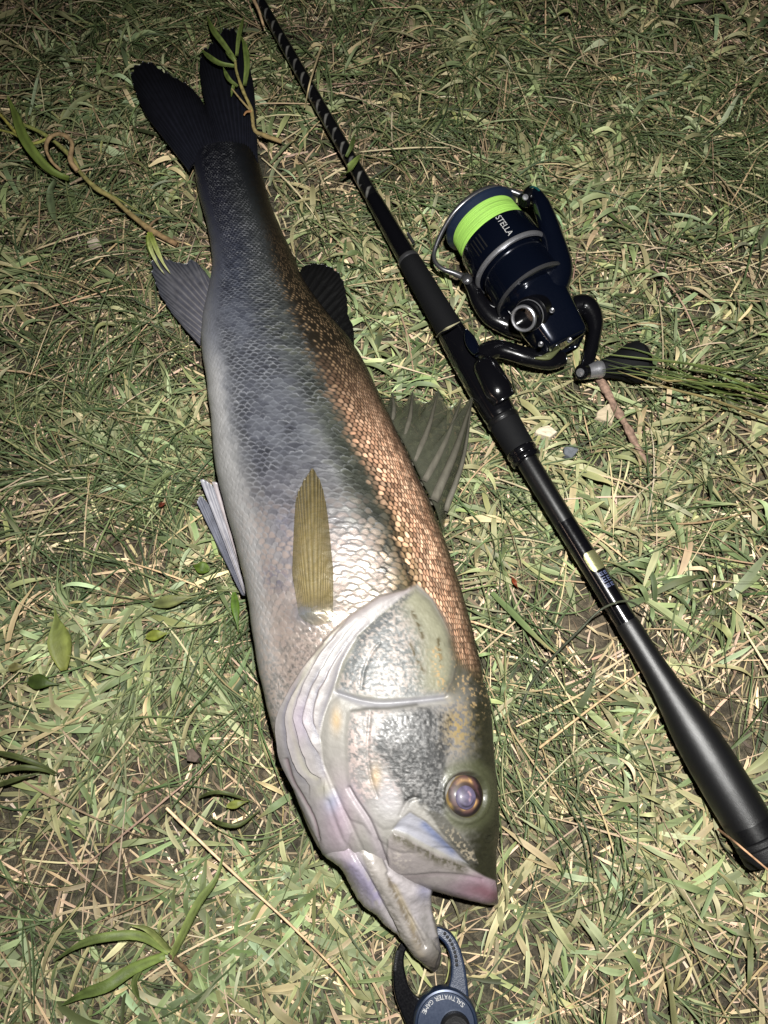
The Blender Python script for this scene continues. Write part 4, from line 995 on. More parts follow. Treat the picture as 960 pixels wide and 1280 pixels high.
# ------------------------------------------------------------------ lip grip at the jaw
grip = thing('lip_grip', 'navy and black lip gripper with round pivot clamped on the fish jaw', 'lip gripper', tuple(P(556, 1272, 0).tolist()))
def px_outline(pts, z, n=None):
    p = resample(pts + [pts[0]], n or 6 * len(pts)); return P(p[:-1, 0], p[:-1, 1], z)[:, :2]
left_arm = [(506, 1176), (500, 1180), (494, 1192), (491, 1210), (491.5, 1232), (495, 1250), (501, 1266), (508, 1282), (516, 1300), (560, 1300), (556, 1262), (534, 1250), (522, 1246), (512, 1234), (507, 1218), (505, 1203), (506, 1192), (510, 1183), (512, 1178)]
right_arm = [(546, 1158), (553, 1160), (563, 1166), (571, 1176), (577, 1190), (582, 1210), (585, 1232), (587, 1256), (589, 1280), (591, 1300), (556, 1300), (548, 1262), (556, 1243), (562, 1228), (564, 1210), (562, 1194), (557, 1182), (550, 1174), (543, 1168)]
plate('jaw_arm', px_outline(left_arm, .016), .0075, .0165, M['gloss'], grip, .0016)
plate('jaw_arm', px_outline(right_arm, .020), .0105, .0205, M['navy_matt'], grip, .0016)
hubc = P(557, 1279, .021)
hub = lat('pivot_disc', [(-.004, .0182), (.003, .0180), (.0042, .0172), (.0045, .0162), (.0038, .0156), (.0040, 0)], M['navy_metal'], grip, 72, hubc, (0, 0, 1))
lat('pivot_knob', [(.0035, .0085), (.008, .0082), (.0092, .0070), (.0090, .0046), (.0075, .0042), (.0075, 0)], M['rubber'], grip, 40, hubc + np.array((.0050, -.0015, 0)), (0, 0, 1))
lat('pivot_pin', [(.0070, .0026), (.0084, .0024), (.0087, 0)], M['steel'], grip, 20, hubc + np.array((.0050, -.0015, 0)), (0, 0, 1))
txt = 'SALTWATER GAME'; rt = .0148; a_ = math.radians(42)
adv = {'I': .5, ' ': .6, 'W': 1.35, 'M': 1.25, 'L': .85, 'E': .9, 'T': .92}
vs, fs, off = [], [], 0
for ch in txt:
    w_ = adv.get(ch, 1.0) * .00215
    if ch != ' ':
        Vt_, Ft_ = text_mesh(ch); wx = np.ptp(Vt_[:, 0]); hy = np.ptp(Vt_[:, 1])
        x = ((Vt_[:, 0] - Vt_[:, 0].min()) / wx - .5) * w_ * .86; y = (Vt_[:, 1] - Vt_[:, 1].min()) / hy * .0023
        am = a_ + .5 * w_ / rt
        rad = np.array((math.cos(am), math.sin(am), 0)); tan = np.array((-math.sin(am), math.cos(am), 0))
        W = hubc + rad * rt + tan * x[:, None] - rad * y[:, None] + np.array((0, 0, .0044))
        mesh_np('lettering', W, Ft_, M['print'], hub, smooth=False)
    a_ += w_ / rt
# serration teeth along both arms
for pts, zz in (([(497, 1190), (495, 1200), (494, 1212)], .0165), ([(556, 1167), (564, 1178), (569, 1192), (571, 1206)], .0205)):
    for p in resample(pts, 9):
        V, F = lathe(P(p[0], p[1], zz - .0003), (0, 0, 1), [(0, .0011), (.0007, .0009), (.001, 0)], 8)
        mesh_np('tooth', V, F, M['steel'], grip)
bpy.data.objects.remove(fo_, do_unlink=True)

# ------------------------------------------------------------------ grass
# footprints the grass must not pierce
def world_poly(pts, z): q = P([p[0] for p in pts], [p[1] for p in pts], z); return q[:, :2]
_r = resample(rows[:, :4], 34, True)
fish_full = np.vstack([P(_r[:, 0], _r[:, 1], .03)[:, :2], P(_r[::-1, 2], _r[::-1, 3], .03)[:, :2]])
_m = 0.5 * (_r[:, :2] + _r[:, 2:]); _l = _m + (_r[:, :2] - _m) * .82; _q = _m + (_r[:, 2:] - _m) * .82
fish_core = np.vstack([P(_l[:, 0], _l[:, 1], .02)[:, :2], P(_q[::-1, 0], _q[::-1, 1], .02)[:, :2]])
jaw_poly = np.vstack([P(jrows[:, 0], jrows[:, 1], .02)[:, :2], P(jrows[::-1, 2], jrows[::-1, 3], .02)[:, :2]])
fin_polys = [world_poly(p, .018) for p in (
    [(236, 218), (181, 143), (163, 96), (170, 76), (188, 76), (232, 102), (256, 130), (248, 82), (264, 47), (285, 30), (300, 38), (316, 103), (323, 208)],
    [(250, 432), (206, 380), (187, 345), (187, 318), (226, 325), (240, 322), (264, 350)],
    [(374, 342), (385, 329), (417, 334), (436, 380), (443, 436)],
    [(478, 500), (490, 490), (548, 487), (593, 491), (577, 578), (556, 668)],
    [(247, 626), (251, 600), (272, 604), (290, 650), (315, 735), (300, 745)])]
rod_ax = axis_c[::18, :2]
reel_caps = [([tuple(of[:2]), tuple((of + ax * x_end)[:2])], Rr * 1.0, .006), ([tuple(q0[:2]), tuple((q0 + (q1 - q0) * .95)[:2])], .013, .008),
             ([tuple(P(731, 464, .02)[:2]), tuple(P(744, 408, .02)[:2]), tuple(P(722, 384, .02)[:2])], .006, .012),
             ([tuple(P(704, 448, .02)[:2]), tuple(P(640, 440, .02)[:2]), tuple(P(600, 448, .02)[:2])], .008, .014),
             ([tuple(P(712, 350, .045)[:2]), tuple(P(672, 246, .045)[:2])], .012, .02), ([tuple(P(585, 350, .025)[:2]), tuple(P(620, 395, .02)[:2])], .008, .010),
             ([tuple(P(a, b, .045)[:2]) for a, b in ((645, 241), (600, 240), (566, 268))], .005, .03), ([tuple(P(a, b, .033)[:2]) for a, b in ((566, 268), (543, 314), (584, 350))], .005, .02),
             ([tuple(P(a, b, .016)[:2]) for a, b in ((503, 1180), (497, 1215), (510, 1262), (540, 1280))], .006, .006), ([tuple(P(a, b, .02)[:2]) for a, b in ((553, 1165), (572, 1200), (575, 1280))], .007, .007),
             ([tuple(P(540, 1272, .02)[:2]), tuple(P(565, 1300, .02)[:2])], .020, .006)]
def blocked(Q):
    """Q (n, k, 3): which blades would cut through something"""
    X, Y, Z = Q[..., 0], Q[..., 1], Q[..., 2]
    bad = inpoly(X, Y, fish_core)
    bad |= inpoly(X, Y, fish_full) & (Z > .010)
    bad |= inpoly(X, Y, jaw_poly) & (Z > .009)
    for p in fin_polys: bad |= inpoly(X, Y, p) & (Z > .012)
    bad |= (pdist(X, Y, rod_ax[:26]) < .012) & (Z > .010)
    bad |= (pdist(X, Y, rod_ax[24:]) < .021) & (Z > .008)
    for p, r, z in reel_caps: bad |= (pdist(X, Y, p) < r) & (Z > z)
    return bad.any(1)

def blades(root, head, length, width, z0, rise, curv, roll, fold, seg=6, dip=None, tipw=0.0, bulge=0.35, wig=0.0):
    """arrays of one value per blade -> strips, three points across"""
    n = len(length); t = np.linspace(0, 1, seg + 1)
    h = head[:, None] + curv[:, None] * t[None] + wig * np.sin(t[None] * 7 + head[:, None] * 5)
    st = length[:, None] / seg
    dx = np.cumsum(np.c_[np.zeros(n), (np.cos(h) * st)[:, :-1]], 1); dy = np.cumsum(np.c_[np.zeros(n), (np.sin(h) * st)[:, :-1]], 1)
    X = root[:, 0, None] + dx; Y = root[:, 1, None] + dy
    Z = gz(X, Y) + z0[:, None] + rise[:, None] * np.sin(np.pi * np.minimum(t, 1)[None] * (0.55 + 0.45 * (rise[:, None] < .012))) 
    if dip is not None: Z = Z - dip[:, None] * t[None] ** 2
    Z = np.maximum(Z, gz(X, Y) + 0.0008)
    C_ = np.stack([X, Y, Z], -1)
    prof = np.minimum(1, (0.55 + bulge * np.sin(np.pi * np.clip(t * 1.3, 0, 1)) + .1) ) * np.clip((1 - t) / 0.42, 0, 1) ** 0.62
    prof[-1] = 0.03 + tipw
    w = 0.5 * width[:, None] * prof[None]
    rl_ = roll[:, None] + 0.25 * np.sin(3 * t[None] + head[:, None] * 3)
    S = np.stack([-np.sin(h) * np.cos(rl_), np.cos(h) * np.cos(rl_), np.sin(rl_)], -1)
    Lf = C_ + S * w[..., None]; Rt = C_ - S * w[..., None]; Md = C_.copy(); Md[..., 2] -= (fold[:, None] * w)
    Q = np.stack([Lf, Md, Rt], 2)            # n, seg+1, 3, xyz
    return Q, C_
def strip_faces(n, seg):
    b = np.arange(n)[:, None, None] * (seg + 1) * 3; k = np.arange(seg)[None, :, None] * 3; c = np.arange(2)[None, None]
    a = b + k + c
    return np.stack([a, a + 1, a + 4, a + 3], -1).reshape(-1, 4)

# where each kind of grass grows (photo coordinates, noise elsewhere)
def blobs(px, py, lst):
    m = np.zeros(px.shape)
    for x, y, rx, ry, a in lst: m = m + a * np.exp(-((px - x) / rx) ** 2 - ((py - y) / ry) ** 2)
    return m
bare_l = [(700, 780, 60, 80, .8), (60, 700, 60, 60, .6), (915, 900, 45, 60, .6), (170, 690, 60, 40, .6), (660, 1065, 30, 30, .5), (720, 480, 60, 30, .4), (330, 1040, 40, 30, .5), (890, 1215, 40, 30, .7), (760, 590, 60, 40, .35), (100, 300, 60, 30, .4)]
broad_l = [(700, 620, 90, 60, .6), (500, 400, 70, 70, .7), (880, 640, 90, 90, .5), (800, 900, 90, 60, .6), (850, 1120, 120, 120, .9), (680, 1160, 100, 80, .7), (120, 760, 80, 50, .5), (120, 900, 110, 70, .7), (330, 1120, 120, 90, .7), (300, 1230, 160, 60, .6), (720, 260, 80, 60, .4), (560, 70, 120, 60, .2), (60, 1020, 80, 60, .4), (450, 330, 60, 60, .4), (860, 520, 80, 60, .3)]
thin_l = [(110, 260, 130, 90, .7), (170, 620, 140, 80, .8), (250, 780, 90, 60, .7), (240, 880, 90, 80, .7), (640, 680, 60, 120, .7), (650, 900, 60, 130, .8), (850, 200, 150, 100, .7), (300, 60, 200, 80, .5), (880, 420, 90, 60, .5), (60, 480, 80, 100, .7), (60, 1180, 120, 80, .4), (700, 1260, 120, 40, .5), (210, 500, 60, 120, .5), (760, 120, 160, 100, .5)]
XR, YR = (-.85, .85), (-.50, 1.20)
AREA = (XR[1] - XR[0]) * (YR[1] - YR[0])
def scatter(n, dens, seed):
    g = np.random.default_rng(seed)
    x = g.uniform(*XR, n * 3); y = g.uniform(*YR, n * 3)
    px, py = proj(np.stack([x, y, 0 * x], -1))
    k = g.random(n * 3) < np.clip(dens(x, y, px, py), 0, 1)
    return np.stack([x, y], 1)[k][:n], g
def d_broad(x, y, px, py): return .22 + 1.5 * (fbm(x * 12, y * 12, 101, 3) - .45) + blobs(px, py, broad_l) * .8 - blobs(px, py, bare_l) * 1.1
def d_thin(x, y, px, py): return .16 + 1.1 * (fbm(x * 9 + 5, y * 9, 102, 2) - .45) + blobs(px, py, thin_l) * .8 - blobs(px, py, bare_l) * .8 + .0 * py
def d_lit(x, y, px, py): return .55 + .5 * (fbm(x * 14 + 3, y * 14, 103, 2) - .5) - blobs(px, py, bare_l) * .45

def colours(g, n, pal, p, jit=.18):
    c = np.array([lin(q) for q in pal])[g.choice(len(pal), n, p=np.array(p) / sum(p))]
    return c * np.exp(g.normal(0, jit, (n, 1))) * np.exp(g.normal(0, .05, (n, 3)))
def build_blades(name, Q, C_, colr, tipc, seg, label, mat, g, alb=1.0, soft=.0):
    ok = ~blocked(C_); Q = Q[ok]; colr = colr[ok]; tipc = tipc[ok]
    n = len(Q); t = np.linspace(0, 1, seg + 1)[None, :, None, None]
    k = np.clip((t - .55) / .45, 0, 1) ** 1.5
    cc = colr[:, None, None] * (1 - k) + tipc[:, None, None] * k
    across = np.array([1.04, .84, .98])[None, None, :, None]       # pale margins, duller midrib groove
    cc = np.broadcast_to(cc * across * alb, Q.shape).copy()
    cc *= (1 + .22 * (np.random.default_rng(5).random((n, seg + 1, 1, 1)) - .5))
    o = mesh_np(name, Q.reshape(-1, 3), strip_faces(n, seg), mat, None, cc.reshape(-1, 3))
    return tag(o, label, 'grass', kind='stuff')

ALB = 0.55
# dry litter on the soil
pts, g = scatter(95000, d_lit, 11); n = len(pts)
Q, C_ = blades(pts, g.uniform(0, 6.283, n), g.gamma(3.0, .0075, n).clip(.006, .07), g.uniform(.0007, .0022, n), g.uniform(.0005, .0045, n), g.uniform(0, .003, n), g.normal(0, .5, n), g.normal(0, .5, n), g.uniform(.1, .5, n), 3)
c = colours(g, n, [(206, 184, 148), (172, 152, 118), (120, 104, 80), (84, 74, 56), (218, 192, 164), (112, 112, 80)], [4, 4, 4, 4, 2.0, 4], .28)
build_blades('dry_litter', Q, C_, c, c * .9, 3, 'layer of short straw-coloured dead grass bits between the green blades', M['straw'], g, ALB)
# under-storey of dull flat blades
pts, g = scatter(24000, d_broad, 12); n = len(pts)
Q, C_ = blades(pts, g.uniform(0, 6.283, n), g.normal(.023, .008, n).clip(.010, .05), g.uniform(.0015, .0036, n), g.uniform(.001, .004, n), g.uniform(0, .004, n), g.normal(0, .35, n), g.normal(0, .3, n), g.uniform(.1, .4, n), 5)
c = colours(g, n, [(110, 120, 85), (90, 100, 67), (132, 133, 96), (156, 143, 110), (76, 84, 56)], [4, 4, 2, 2, 2], .2)
build_blades('grass_understorey', Q, C_, c, c * np.array((1.15, 1.0, .85)), 5, 'dull flattened lower blades of the trodden lawn', M['blade'], g, ALB)
# broad sage blades, fanned in twos to fives from nodes
pts, g = scatter(8800, d_broad, 13); m = len(pts)
kk = g.integers(2, 6, m); idx = np.repeat(np.arange(m), kk); n = len(idx)
base = g.uniform(0, 6.283, m)
csz = np.exp(g.normal(0, .28, m))[idx]
hd = base[idx] + g.normal(0, .75, n) + np.where(g.random(n) < .18, np.pi, 0)
ln = (g.normal(.025, .008, n) * csz).clip(.009, .065); wd = (g.normal(.0029, .0009, n).clip(.0011, .0052)) * (ln / .025) ** .4
rootp = pts[idx] + g.normal(0, .0025, (n, 2))
Q, C_ = blades(rootp, hd, ln, wd, g.uniform(.002, .008, n), np.abs(g.normal(.004, .004, n)).clip(0, .016), g.normal(0, .35, n), g.normal(0, .32, n), g.uniform(.10, .45, n), 7, wig=.05)
c = colours(g, n, [(152, 164, 119), (138, 150, 105), (170, 178, 136), (116, 130, 87), (153, 159, 107), (94, 108, 71), (200, 184, 143), (168, 182, 143)], [5, 5, 2.5, 4, 2.5, 3, 2.4, 1.0], .26)
dry = .7 * sstep(.55, .78, fbm(rootp[:, 0] * 16, rootp[:, 1] * 16, 107, 3) + .12 * g.normal(0, 1, n))[:, None]
c = c * (1 - .75 * dry) + lin((190, 172, 132)) * np.exp(g.normal(0, .15, (n, 1))) * .75 * dry
tip = np.where(g.random((n, 1)) < .22, lin((190, 168, 118)), c * np.array((1.05, 1.0, .9)))
build_blades('broad_grass', Q, C_, c, tip, 7, 'pale sage broad-bladed lawn grass around the fish and rod', M['blade'], g, ALB)
# fine dark grass in swept tufts
pts, g = scatter(5600, d_thin, 14); m = len(pts)
kk = g.integers(3, 13, m); idx = np.repeat(np.arange(m), kk); n = len(idx)
fld = 6.283 * fbm(pts[:, 0] * 3.0, pts[:, 1] * 3.0, 105, 2) * 1.6
base = fld + g.normal(0, .9, m)
hd = base[idx] + g.normal(0, .42, n)
ln = g.gamma(7, .0095, n).clip(.02, .15); wd = g.uniform(.0005, .00135, n)
Q, C_ = blades(pts[idx] + g.normal(0, .003, (n, 2)), hd, ln, wd, g.uniform(.002, .007, n), np.abs(g.normal(.007, .006, n)).clip(0, .024), g.normal(0, .8, n), g.normal(0, .5, n), g.uniform(.2, .7, n), 9, dip=g.uniform(0, .006, n), wig=.06)
c = colours(g, n, [(92, 106, 68), (78, 94, 58), (114, 124, 82), (62, 74, 46), (134, 138, 98), (154, 138, 104)], [4, 4, 3.5, 1.5, 2.5, 1.2], .22)
build_blades('fine_grass', Q, C_, c, c * np.array((1.25, 1.1, .85)), 9, 'fine dark green grass blades swept over the lawn', M['blade'], g, ALB)
# long dry stalks
pts, g = scatter(4200, d_lit, 15); n = len(pts)
Q, C_ = blades(pts, g.uniform(0, 6.283, n), g.uniform(.03, .12, n), g.uniform(.0006, .0014, n), g.uniform(.004, .010, n), g.uniform(0, .008, n), g.normal(0, .25, n), g.normal(0, .3, n), g.uniform(.0, .3, n), 6)
c = colours(g, n, [(208, 190, 154), (188, 166, 128), (168, 144, 120)], [3, 3, 1], .15)
build_blades('dry_stalks', Q, C_, c, c, 6, 'scattered thin straw stalks lying over the green grass', M['straw'], g, ALB)

# ------------------------------------------------------------------ single plants and litter
def ribbon(name, pts, wpx, rgb, parent=None, mat='leaf', fold=.35, n=18, tipc=None, point=.35, roll=0.0, base=.6, lum=.48):
    """one leaf: pts (px, py, height), greatest width in photo pixels"""
    q = resample(np.array([P(*p) for p in pts]), n); t = np.linspace(0, 1, n)
    dep = np.linalg.norm(q - CAM, axis=1)
    prof = np.clip((1 - t) / point, 0, 1) ** .6 * (base + (1 - base) * np.sin(np.pi * np.clip(t * 1.2, 0, 1)))
    w = .5 * wpx * dep / FPX * prof + 1e-4
    d = frames(q); s = np.cross(d, (0, 0, 1.0)); s /= np.linalg.norm(s, axis=1)[:, None] + 1e-9
    up = np.cross(s, d); s = s * math.cos(roll) + up * math.sin(roll); up = np.cross(s, d)
    off = np.array([-1, -.55, 0, .55, 1.0]); lift = np.abs(off) * fold
    V = q[:, None] + s[:, None] * (w[:, None] * off)[..., None] + up[:, None] * (w[:, None] * lift)[..., None]
    B = V.copy(); B -= up[:, None] * 0.00025
    nn_ = fbm(V[..., 0] * 400 + 3, V[..., 1] * 400, 31, 3)
    c0 = lin(rgb) * lum; c1 = lin(tipc) * lum if tipc is not None else c0
    c = (c0 * (1 - t[:, None, None]) + c1 * t[:, None, None]) * np.array([1.15, .88, .66, .98, 1.12])[None, :, None] * (.45 + 1.1 * nn_)[..., None]
    f = grid_faces(n, 5); k = n * 5
    ring = np.r_[np.arange(5), np.arange(1, n) * 5 + 4, (n - 1) * 5 + np.arange(3, -1, -1), np.arange(n - 2, 0, -1) * 5]; r2 = np.roll(ring, -1)
    return mesh_np(name, np.vstack([V.reshape(-1, 3), B.reshape(-1, 3)]), np.vstack([f, f[:, ::-1] + k, np.stack([ring, ring + k, r2 + k, r2], 1)]), M[mat], parent, np.vstack([c.reshape(-1, 3)] * 2))
def stalk(name, pts, wpx, rgb, parent=None, mat='straw', n=40, m=8, knob=0.0, rgb2=None, taper=.6):
    q = resample(np.array([P(*p) for p in pts]), n); t = np.linspace(0, 1, n)
    dep = np.linalg.norm(q - CAM, axis=1)
    r = .5 * wpx * dep / FPX * (1 - (1 - taper) * t) * (1 + knob * (fbm(t * 14, t * 0 + 3, 7, 2) - .5))
    V, F = sweep(q, r, n=m)
    if mat == 'bark' and m > 10:
        ctr_ = np.vstack([np.repeat(q, m, 0), q[:1], q[-1:]]); f_ = np.r_[np.tile(np.arange(m), n), 0, 0]; l_ = np.r_[np.repeat(t, m), 0, 1]
        V = ctr_ + (V - ctr_) * (.72 + .55 * fbm(f_ * 1.3, l_ * 22, 91, 3))[:, None]
    nz = fbm(V[:, 0] * 500, V[:, 1] * 500 + V[:, 2] * 300, 33, 3); tt_ = np.r_[np.repeat(t, m), 0, 1]
    c = (lin(rgb) * (1 - tt_)[:, None] + lin(rgb2 or rgb) * tt_[:, None]) * .52 * (.3 + 1.4 * nz)[:, None]
    return mesh_np(name, V, F, M[mat], parent, c)
def P0(x, y): return tuple(P(x, y, 0.).tolist())

w1 = thing('grass_seedling', 'grass plant with four broad arched leaves left of the fallen straw stalk', 'plant', P0(214, 1195))
ribbon('leaf', [(214, 1198, .008), (227, 1172, .018), (249, 1128, .026), (271, 1097, .028), (281, 1058, .024)], 9.5, (160, 174, 100), w1, tipc=(120, 138, 80), roll=.35)
ribbon('leaf', [(211, 1190, .008), (175, 1170, .020), (131, 1172, .026), (100, 1181, .024), (66, 1202, .016)], 9, (150, 168, 92), w1, tipc=(96, 112, 62), roll=-.3)
ribbon('leaf', [(206, 1194, .008), (166, 1211, .020), (136, 1231, .026), (105, 1242, .024), (76, 1257, .015)], 11.5, (140, 160, 84), w1, tipc=(92, 110, 58))
ribbon('leaf', [(214, 1189, .009), (188, 1163, .024), (162, 1156, .026)], 8, (158, 168, 100), w1, roll=.3)
ribbon('leaf', [(176, 1212, .016), (168, 1229, .014), (175, 1252, .006)], 6, (112, 126, 70), w1)
stalk('root', [(212, 1192, .008), (224, 1204, .007), (238, 1220, .006), (228, 1238, .004)], 6, (112, 92, 66), w1, 'bark', knob=.5)

w2 = thing('creeping_runner', 'brown creeping grass runner with a looped stem left of the tail', 'plant', P0(120, 235))
stalk('stem', [(222, 306, .010), (200, 294, .012), (185, 285, .016), (160, 265, .018), (140, 247, .018), (120, 235, .020), (100, 215, .022), (92, 200, .024), (72, 180, .022), (50, 165, .020), (30, 156, .016)], 6.5, (140, 112, 82), w2, 'bark', 80, knob=.6, rgb2=(150, 158, 84))
stalk('loop', [(97, 214, .024), (88, 200, .029), (90, 180, .033), (82, 170, .034), (70, 168, .034), (60, 175, .032), (58, 188, .029), (65, 202, .025), (76, 213, .018)], 5.5, (160, 134, 98), w2, 'bark', 60, knob=.5)
ribbon('leaf', [(86, 224, .016), (65, 215, .022), (45, 195, .027), (30, 172, .030), (20, 145, .029), (9, 119, .024)], 10, (116, 134, 62), w2, tipc=(140, 160, 80))
ribbon('leaf', [(70, 225, .018), (63, 242, .012), (68, 272, .008), (80, 286, .005)], 8, (110, 124, 88), w2)
stalk('shoot', [(26, 173, .022), (12, 157, .022), (-4, 138, .020)], 4, (176, 168, 84), w2)
stalk('shoot', [(68, 170, .030), (40, 179, .024), (16, 167, .022), (-6, 161, .018)], 3.5, (164, 164, 84), w2)
stalk('shoot', [(186, 284, .016), (193, 276, .018), (201, 272, .016)], 3, (130, 106, 80), w2, 'bark', 12)
stalk('shoot', [(104, 222, .020), (96, 226, .016), (88, 230, .012)], 3.5, (176, 156, 130), w2, 'bark', 12)
stalk('shoot', [(132, 240, .020), (150, 250, .018), (170, 262, .012), (190, 275, .006)], 2.2, (124, 128, 66), w2)
w3 = thing('grass_shoot', 'two bright yellow-green blades lying over the tip of the anal fin', 'plant', P0(192, 300))
ribbon('leaf', [(187, 289, .014), (193, 305, .024), (203, 327, .026), (213, 342, .024)], 5.5, (176, 198, 74), w3, tipc=(206, 206, 150))
ribbon('leaf', [(186, 291, .014), (188, 310, .024), (198, 332, .025), (206, 343, .024)], 4.5, (186, 206, 84), w3, tipc=(216, 216, 170))
ribbon('leaf', [(184, 294, .012), (186, 310, .016), (188, 322, .014)], 4, (120, 140, 60), w3)

w4 = thing('grass_sprig', 'uprooted grass sprig with green leaves lying across the black tail fin', 'plant', P0(314, 137))
stalk('stem', [(352, 177, .010), (330, 169, .016), (318, 162, .022), (314, 137, .025), (304, 114, .027), (296, 91, .028), (294, 76, .028)], 5, (150, 128, 88), w4, 'bark', 50, knob=.5, rgb2=(158, 150, 88))
stalk('stem', [(314, 139, .025), (303, 127, .026), (290, 111, .027)], 2.6, (166, 146, 100), w4, 'bark', 16)
stalk('root', [(314, 139, .026), (308, 140, .027), (305, 144, .025)], 3, (170, 126, 84), w4, 'bark', 12)
for pts, w in (([(294, 83, .028), (275, 80, .030), (262, 72, .029), (251, 61, .024)], 6), ([(294, 75, .028), (279, 55, .031), (267, 39, .030), (259, 20, .024)], 6), ([(296, 70, .028), (299, 45, .032), (305, 20, .026)], 4.5),
               ([(306, 107, .027), (309, 82, .030), (306, 57, .030), (300, 43, .027)], 6), ([(294, 77, .028), (288, 70, .030), (282, 62, .028)], 5), ([(297, 108, .027), (286, 99, .029), (279, 84, .028)], 4.5), ([(293, 104, .027), (291, 112, .026), (289, 121, .025)], 3.5)):
    ribbon('leaf', pts, w, (132, 150, 80), w4, tipc=(110, 130, 62))

tag(stalk('straw_stalk', [(208, 1010, .015), (280, 1080, .018), (359, 1152, .016), (420, 1213, .014), (444, 1244, .008)], 3.6, (236, 208, 170), n=60, knob=.3, rgb2=(206, 170, 130)), 'long pale straw stalk lying left of the fish jaw', 'straw')
tag(stalk('straw_stalk', [(674, 935, .012), (744, 881, .016), (800, 840, .010)], 3.4, (206, 176, 134), n=40), 'tan straw stalk on the ground left of the rod butt', 'straw')
tag(stalk('straw_stalk', [(898, 1037, .020), (918, 1052, .056), (942, 1072, .060), (975, 1100, .052)], 3.0, (190, 150, 116), n=40), 'brown straw stalk lying across the rod butt cap', 'straw')
tag(stalk('straw_stalk', [(401, 60, .020), (388, 101, .036), (381, 134, .014)], 2.6, (186, 168, 128), n=24), 'thin straw stalk crossing the patterned rod blank', 'straw')
tag(stalk('straw_stalk', [(585, 776, .016), (600, 780, .014), (640, 795, .012)], 3.0, (220, 186, 146), n=24), 'short pale straw stalk sticking out beside the gill cover', 'straw')
tag(stalk('straw_stalk', [(316, -2, .022), (323, 12, .024), (330, 34, .020)], 4.0, (190, 160, 124), n=20), 'short pale stalk against the rod at the top edge', 'straw')
tag(stalk('bent_stem', [(648, 893, .006), (666, 851, .014), (696, 816, .030), (727, 785, .042), (746, 766, .047), (765, 755, .047), (787, 752, .040), (808, 766, .022), (818, 784, .008)], 3.6, (74, 78, 62), mat='leaf', n=70), 'dark bent grass stem arching over the rod handle below the gold label', 'grass stem')
tag(ribbon('dry_leaf', [(546, 421, .030), (553, 414, .046), (562, 409, .053), (575, 402, .050)], 3.2, (190, 184, 150), n=16), 'pale thin blade lying over the front of the reel seat', 'leaf')
tag(ribbon('narrow_leaf', [(428, 221, .018), (436, 212, .034), (446, 199, .034), (451, 193, .028)], 10, (128, 146, 76), n=14, point=.6), 'short green leaf lying across the patterned rod blank', 'leaf')
tag(ribbon('narrow_leaf', [(433, 196, .030), (440, 182, .034), (443, 168, .028)], 5, (92, 108, 56), n=12), 'narrow dark leaf standing against the patterned rod blank', 'leaf')
twig = tag(stalk('twig', [(747, 470, .008), (761, 494, .009), (770, 511, .009), (781, 529, .009), (794, 554, .008), (809, 580, .006)], 9.5, (146, 120, 104), mat='bark', n=90, m=22, knob=.9, taper=.8), 'weathered pinkish brown twig lying below the reel knob', 'twig')

def stone(x, y, rx, ry, rgb, label, h=.004, z=.004, seed=0, sides=5):
    g = np.random.default_rng(seed); c = P(x, y, z)
    k = np.linalg.norm(P(x + 1, y, z) - c)
    a = np.arange(sides) / sides * 6.283 + g.uniform(-.35, .35, sides); rad = g.uniform(.8, 1.15, sides)
    cs = np.stack([rad * np.cos(a), rad * np.sin(a)], 1); cs = np.vstack([cs, cs[:1]])
    ring = resample(cs, 29, smooth=False)[:-1]; r = np.hypot(ring[:, 0], ring[:, 1]); th = np.arctan2(ring[:, 1], ring[:, 0])
    lv = [(1.0, -h), (1.02, 0), (.98, h * .8), (.92, h), (.5, h * 1.1), (.02, h * 1.0)]
    V = np.array([[c[0] + s * r_ * rx * k * math.cos(t_), c[1] + s * r_ * ry * k * math.sin(t_), c[2] + zz] for s, zz in lv for t_, r_ in zip(th, r)])
    V[:, 2] += .0016 * (fbm(V[:, 0] * 300, V[:, 1] * 300, seed, 3) - .5)
    col = lin(rgb) * .42 * (.7 + .6 * fbm(V[:, 0] * 600, V[:, 1] * 600, seed + 3, 3))[:, None]
    return tag(mesh_np('stone', V, grid_faces(len(lv), 28, True), M['stone'], None, col, smooth=False), label, 'stone')
stone(680, 541, 15, 10, (236, 222, 196), 'small pale stone chip beside the rod collar', seed=2)
stone(757, 520, 14, 15, (214, 196, 166), 'pale beige stone chip against the twig', seed=4)
stone(712, 566, 12, 10, (112, 116, 122), 'small grey pebble right of the rod, below the pale chip', seed=5)
stone(118, 305, 8, 7, (206, 190, 170), 'tiny pale stone chip left of the anal fin', seed=6)
stone(242, 945, 11, 10, (112, 98, 88), 'small brown clod left of the gill membrane', h=.005, z=.009, seed=8)

def fallen(x0, y0, x1, y1, w, rgb, label, z=.012, tipc=None, name='fallen_leaf'):
    mx_, my_ = .5 * (x0 + x1), .5 * (y0 + y1)
    return tag(ribbon(name, [(x0, y0, z), (mx_, my_, z + .003), (x1, y1, z)], w, rgb, n=16, fold=.12, tipc=tipc, point=.55, base=.25, lum=.38), label, 'leaf')
fallen(80, 838, 68, 758, 27, (164, 170, 88), 'large oval yellow-green leaf at the left side', tipc=(140, 156, 84))
fallen(34, 850, 74, 856, 17, (70, 88, 36), 'dark green oval leaf below the large yellow-green one', tipc=(84, 104, 44))
fallen(182, 796, 213, 791, 13, (148, 158, 66), 'small bright yellow-green leaf left of the fish belly')
fallen(292, 738, 298, 792, 10, (98, 130, 42), 'narrow green leaf tucked under the belly below the pelvic fins', z=.010)
fallen(190, 756, 246, 745, 15, (118, 128, 74), 'green leaf with pale margins left of the pelvic fins', tipc=(150, 152, 96))
fallen(262, 712, 240, 706, 15, (102, 128, 44), 'green leaf beside the tips of the pelvic fins', z=.009)
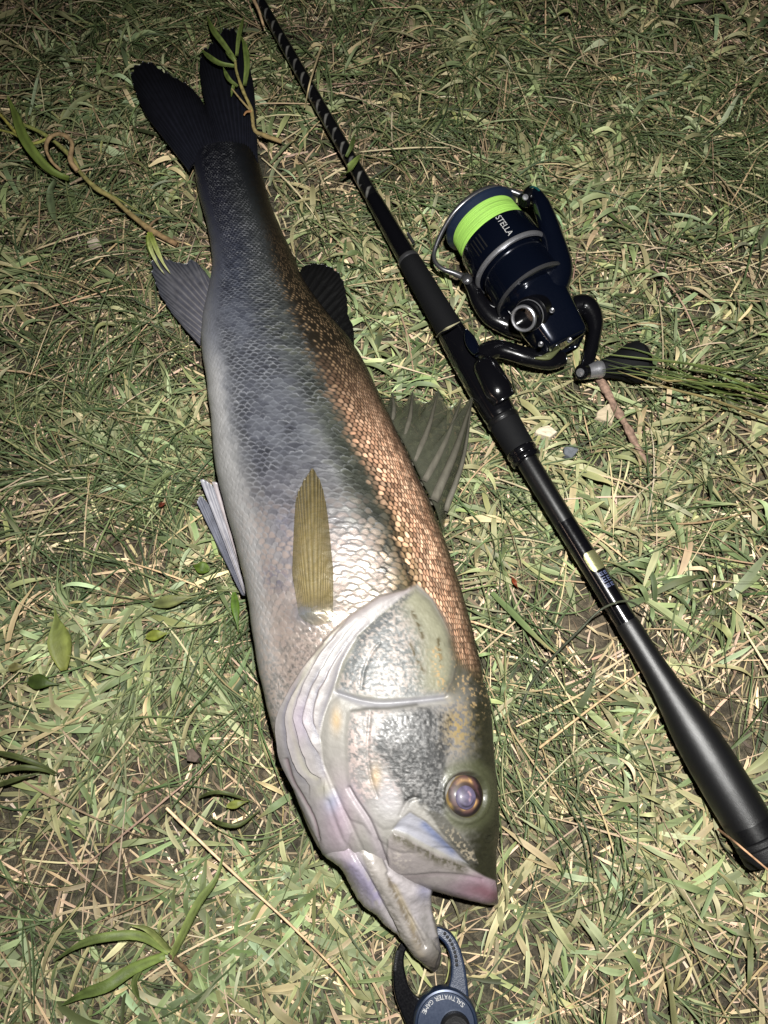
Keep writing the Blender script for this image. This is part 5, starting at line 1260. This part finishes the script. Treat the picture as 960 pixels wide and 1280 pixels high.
fallen(10, 835, 34, 832, 10, (152, 146, 92), 'tan dead leaf at the left edge', z=.010)
fallen(198, 632, 208, 628, 6, (132, 62, 44), 'tiny reddish brown leaf left of the pelvic fin tip', z=.013)
fallen(640, 722, 648, 736, 5, (150, 70, 40), 'tiny rust coloured leaf right of the dorsal fin', z=.013)
fallen(283, 1008, 312, 1001, 9, (150, 158, 78), 'small yellow-green leaf between two dark curled blades', z=.014)
for pts, w, lb in (([(249, 997, .010), (265, 991, .020), (285, 992, .022), (318, 1003, .012)], 4, 'dark curled blade above the small yellow-green leaf'), ([(264, 1024, .010), (280, 1031, .020), (300, 1031, .020), (326, 1012, .012)], 4.5, 'dark curled blade below the small yellow-green leaf'),
                   ([(-8, 940, .016), (20, 946, .026), (50, 956, .022), (74, 968, .010)], 6, 'uppermost of three dark blades at the left edge'), ([(-8, 966, .014), (24, 960, .024), (52, 962, .020), (72, 970, .010)], 6, 'middle one of three dark blades at the left edge'), ([(-8, 984, .012), (22, 974, .022), (50, 966, .018)], 6, 'lowest of three dark blades at the left edge')):
    tag(ribbon('curled_leaf', pts, w, (92, 102, 58), n=16, roll=.4), lb, 'leaf')
# long blades draped over the reel knob
g = np.random.default_rng(77); parts = []; cols = []
tuft = thing('grass_plant', 'tuft of long green grass blades draped over the reel handle knob', 'plant', P0(900, 490))
for k in range(15):
    v = g.normal(0, 1); x0 = g.uniform(925, 985); x1 = g.uniform(738, 800) if k < 10 else g.uniform(800, 860)
    y0 = 495 + 17 * v + g.normal(0, 12); y1 = 454 + 7 * v + g.normal(0, 8) + (x1 - 760) * .05; ym = .5 * (y0 + y1) + g.normal(-6, 3)
    zt = .040 + g.normal(0, .002)
    ribbon('blade', [(x0, y0, .010), (.62 * x0 + .38 * x1, .62 * y0 + .38 * y1 - 6 + g.normal(0, 9), .030), (.3 * x0 + .7 * x1, .3 * y0 + .7 * y1 - 4 + g.normal(0, 3), zt), (x1, y1, zt - .008)], g.uniform(1.2, 2.8), [(96, 112, 56), (124, 138, 74), (78, 92, 44), (168, 152, 100)][g.choice(4, p=[.4, .25, .25, .1])], tuft, 'blade', n=12, base=.8, lum=.40)
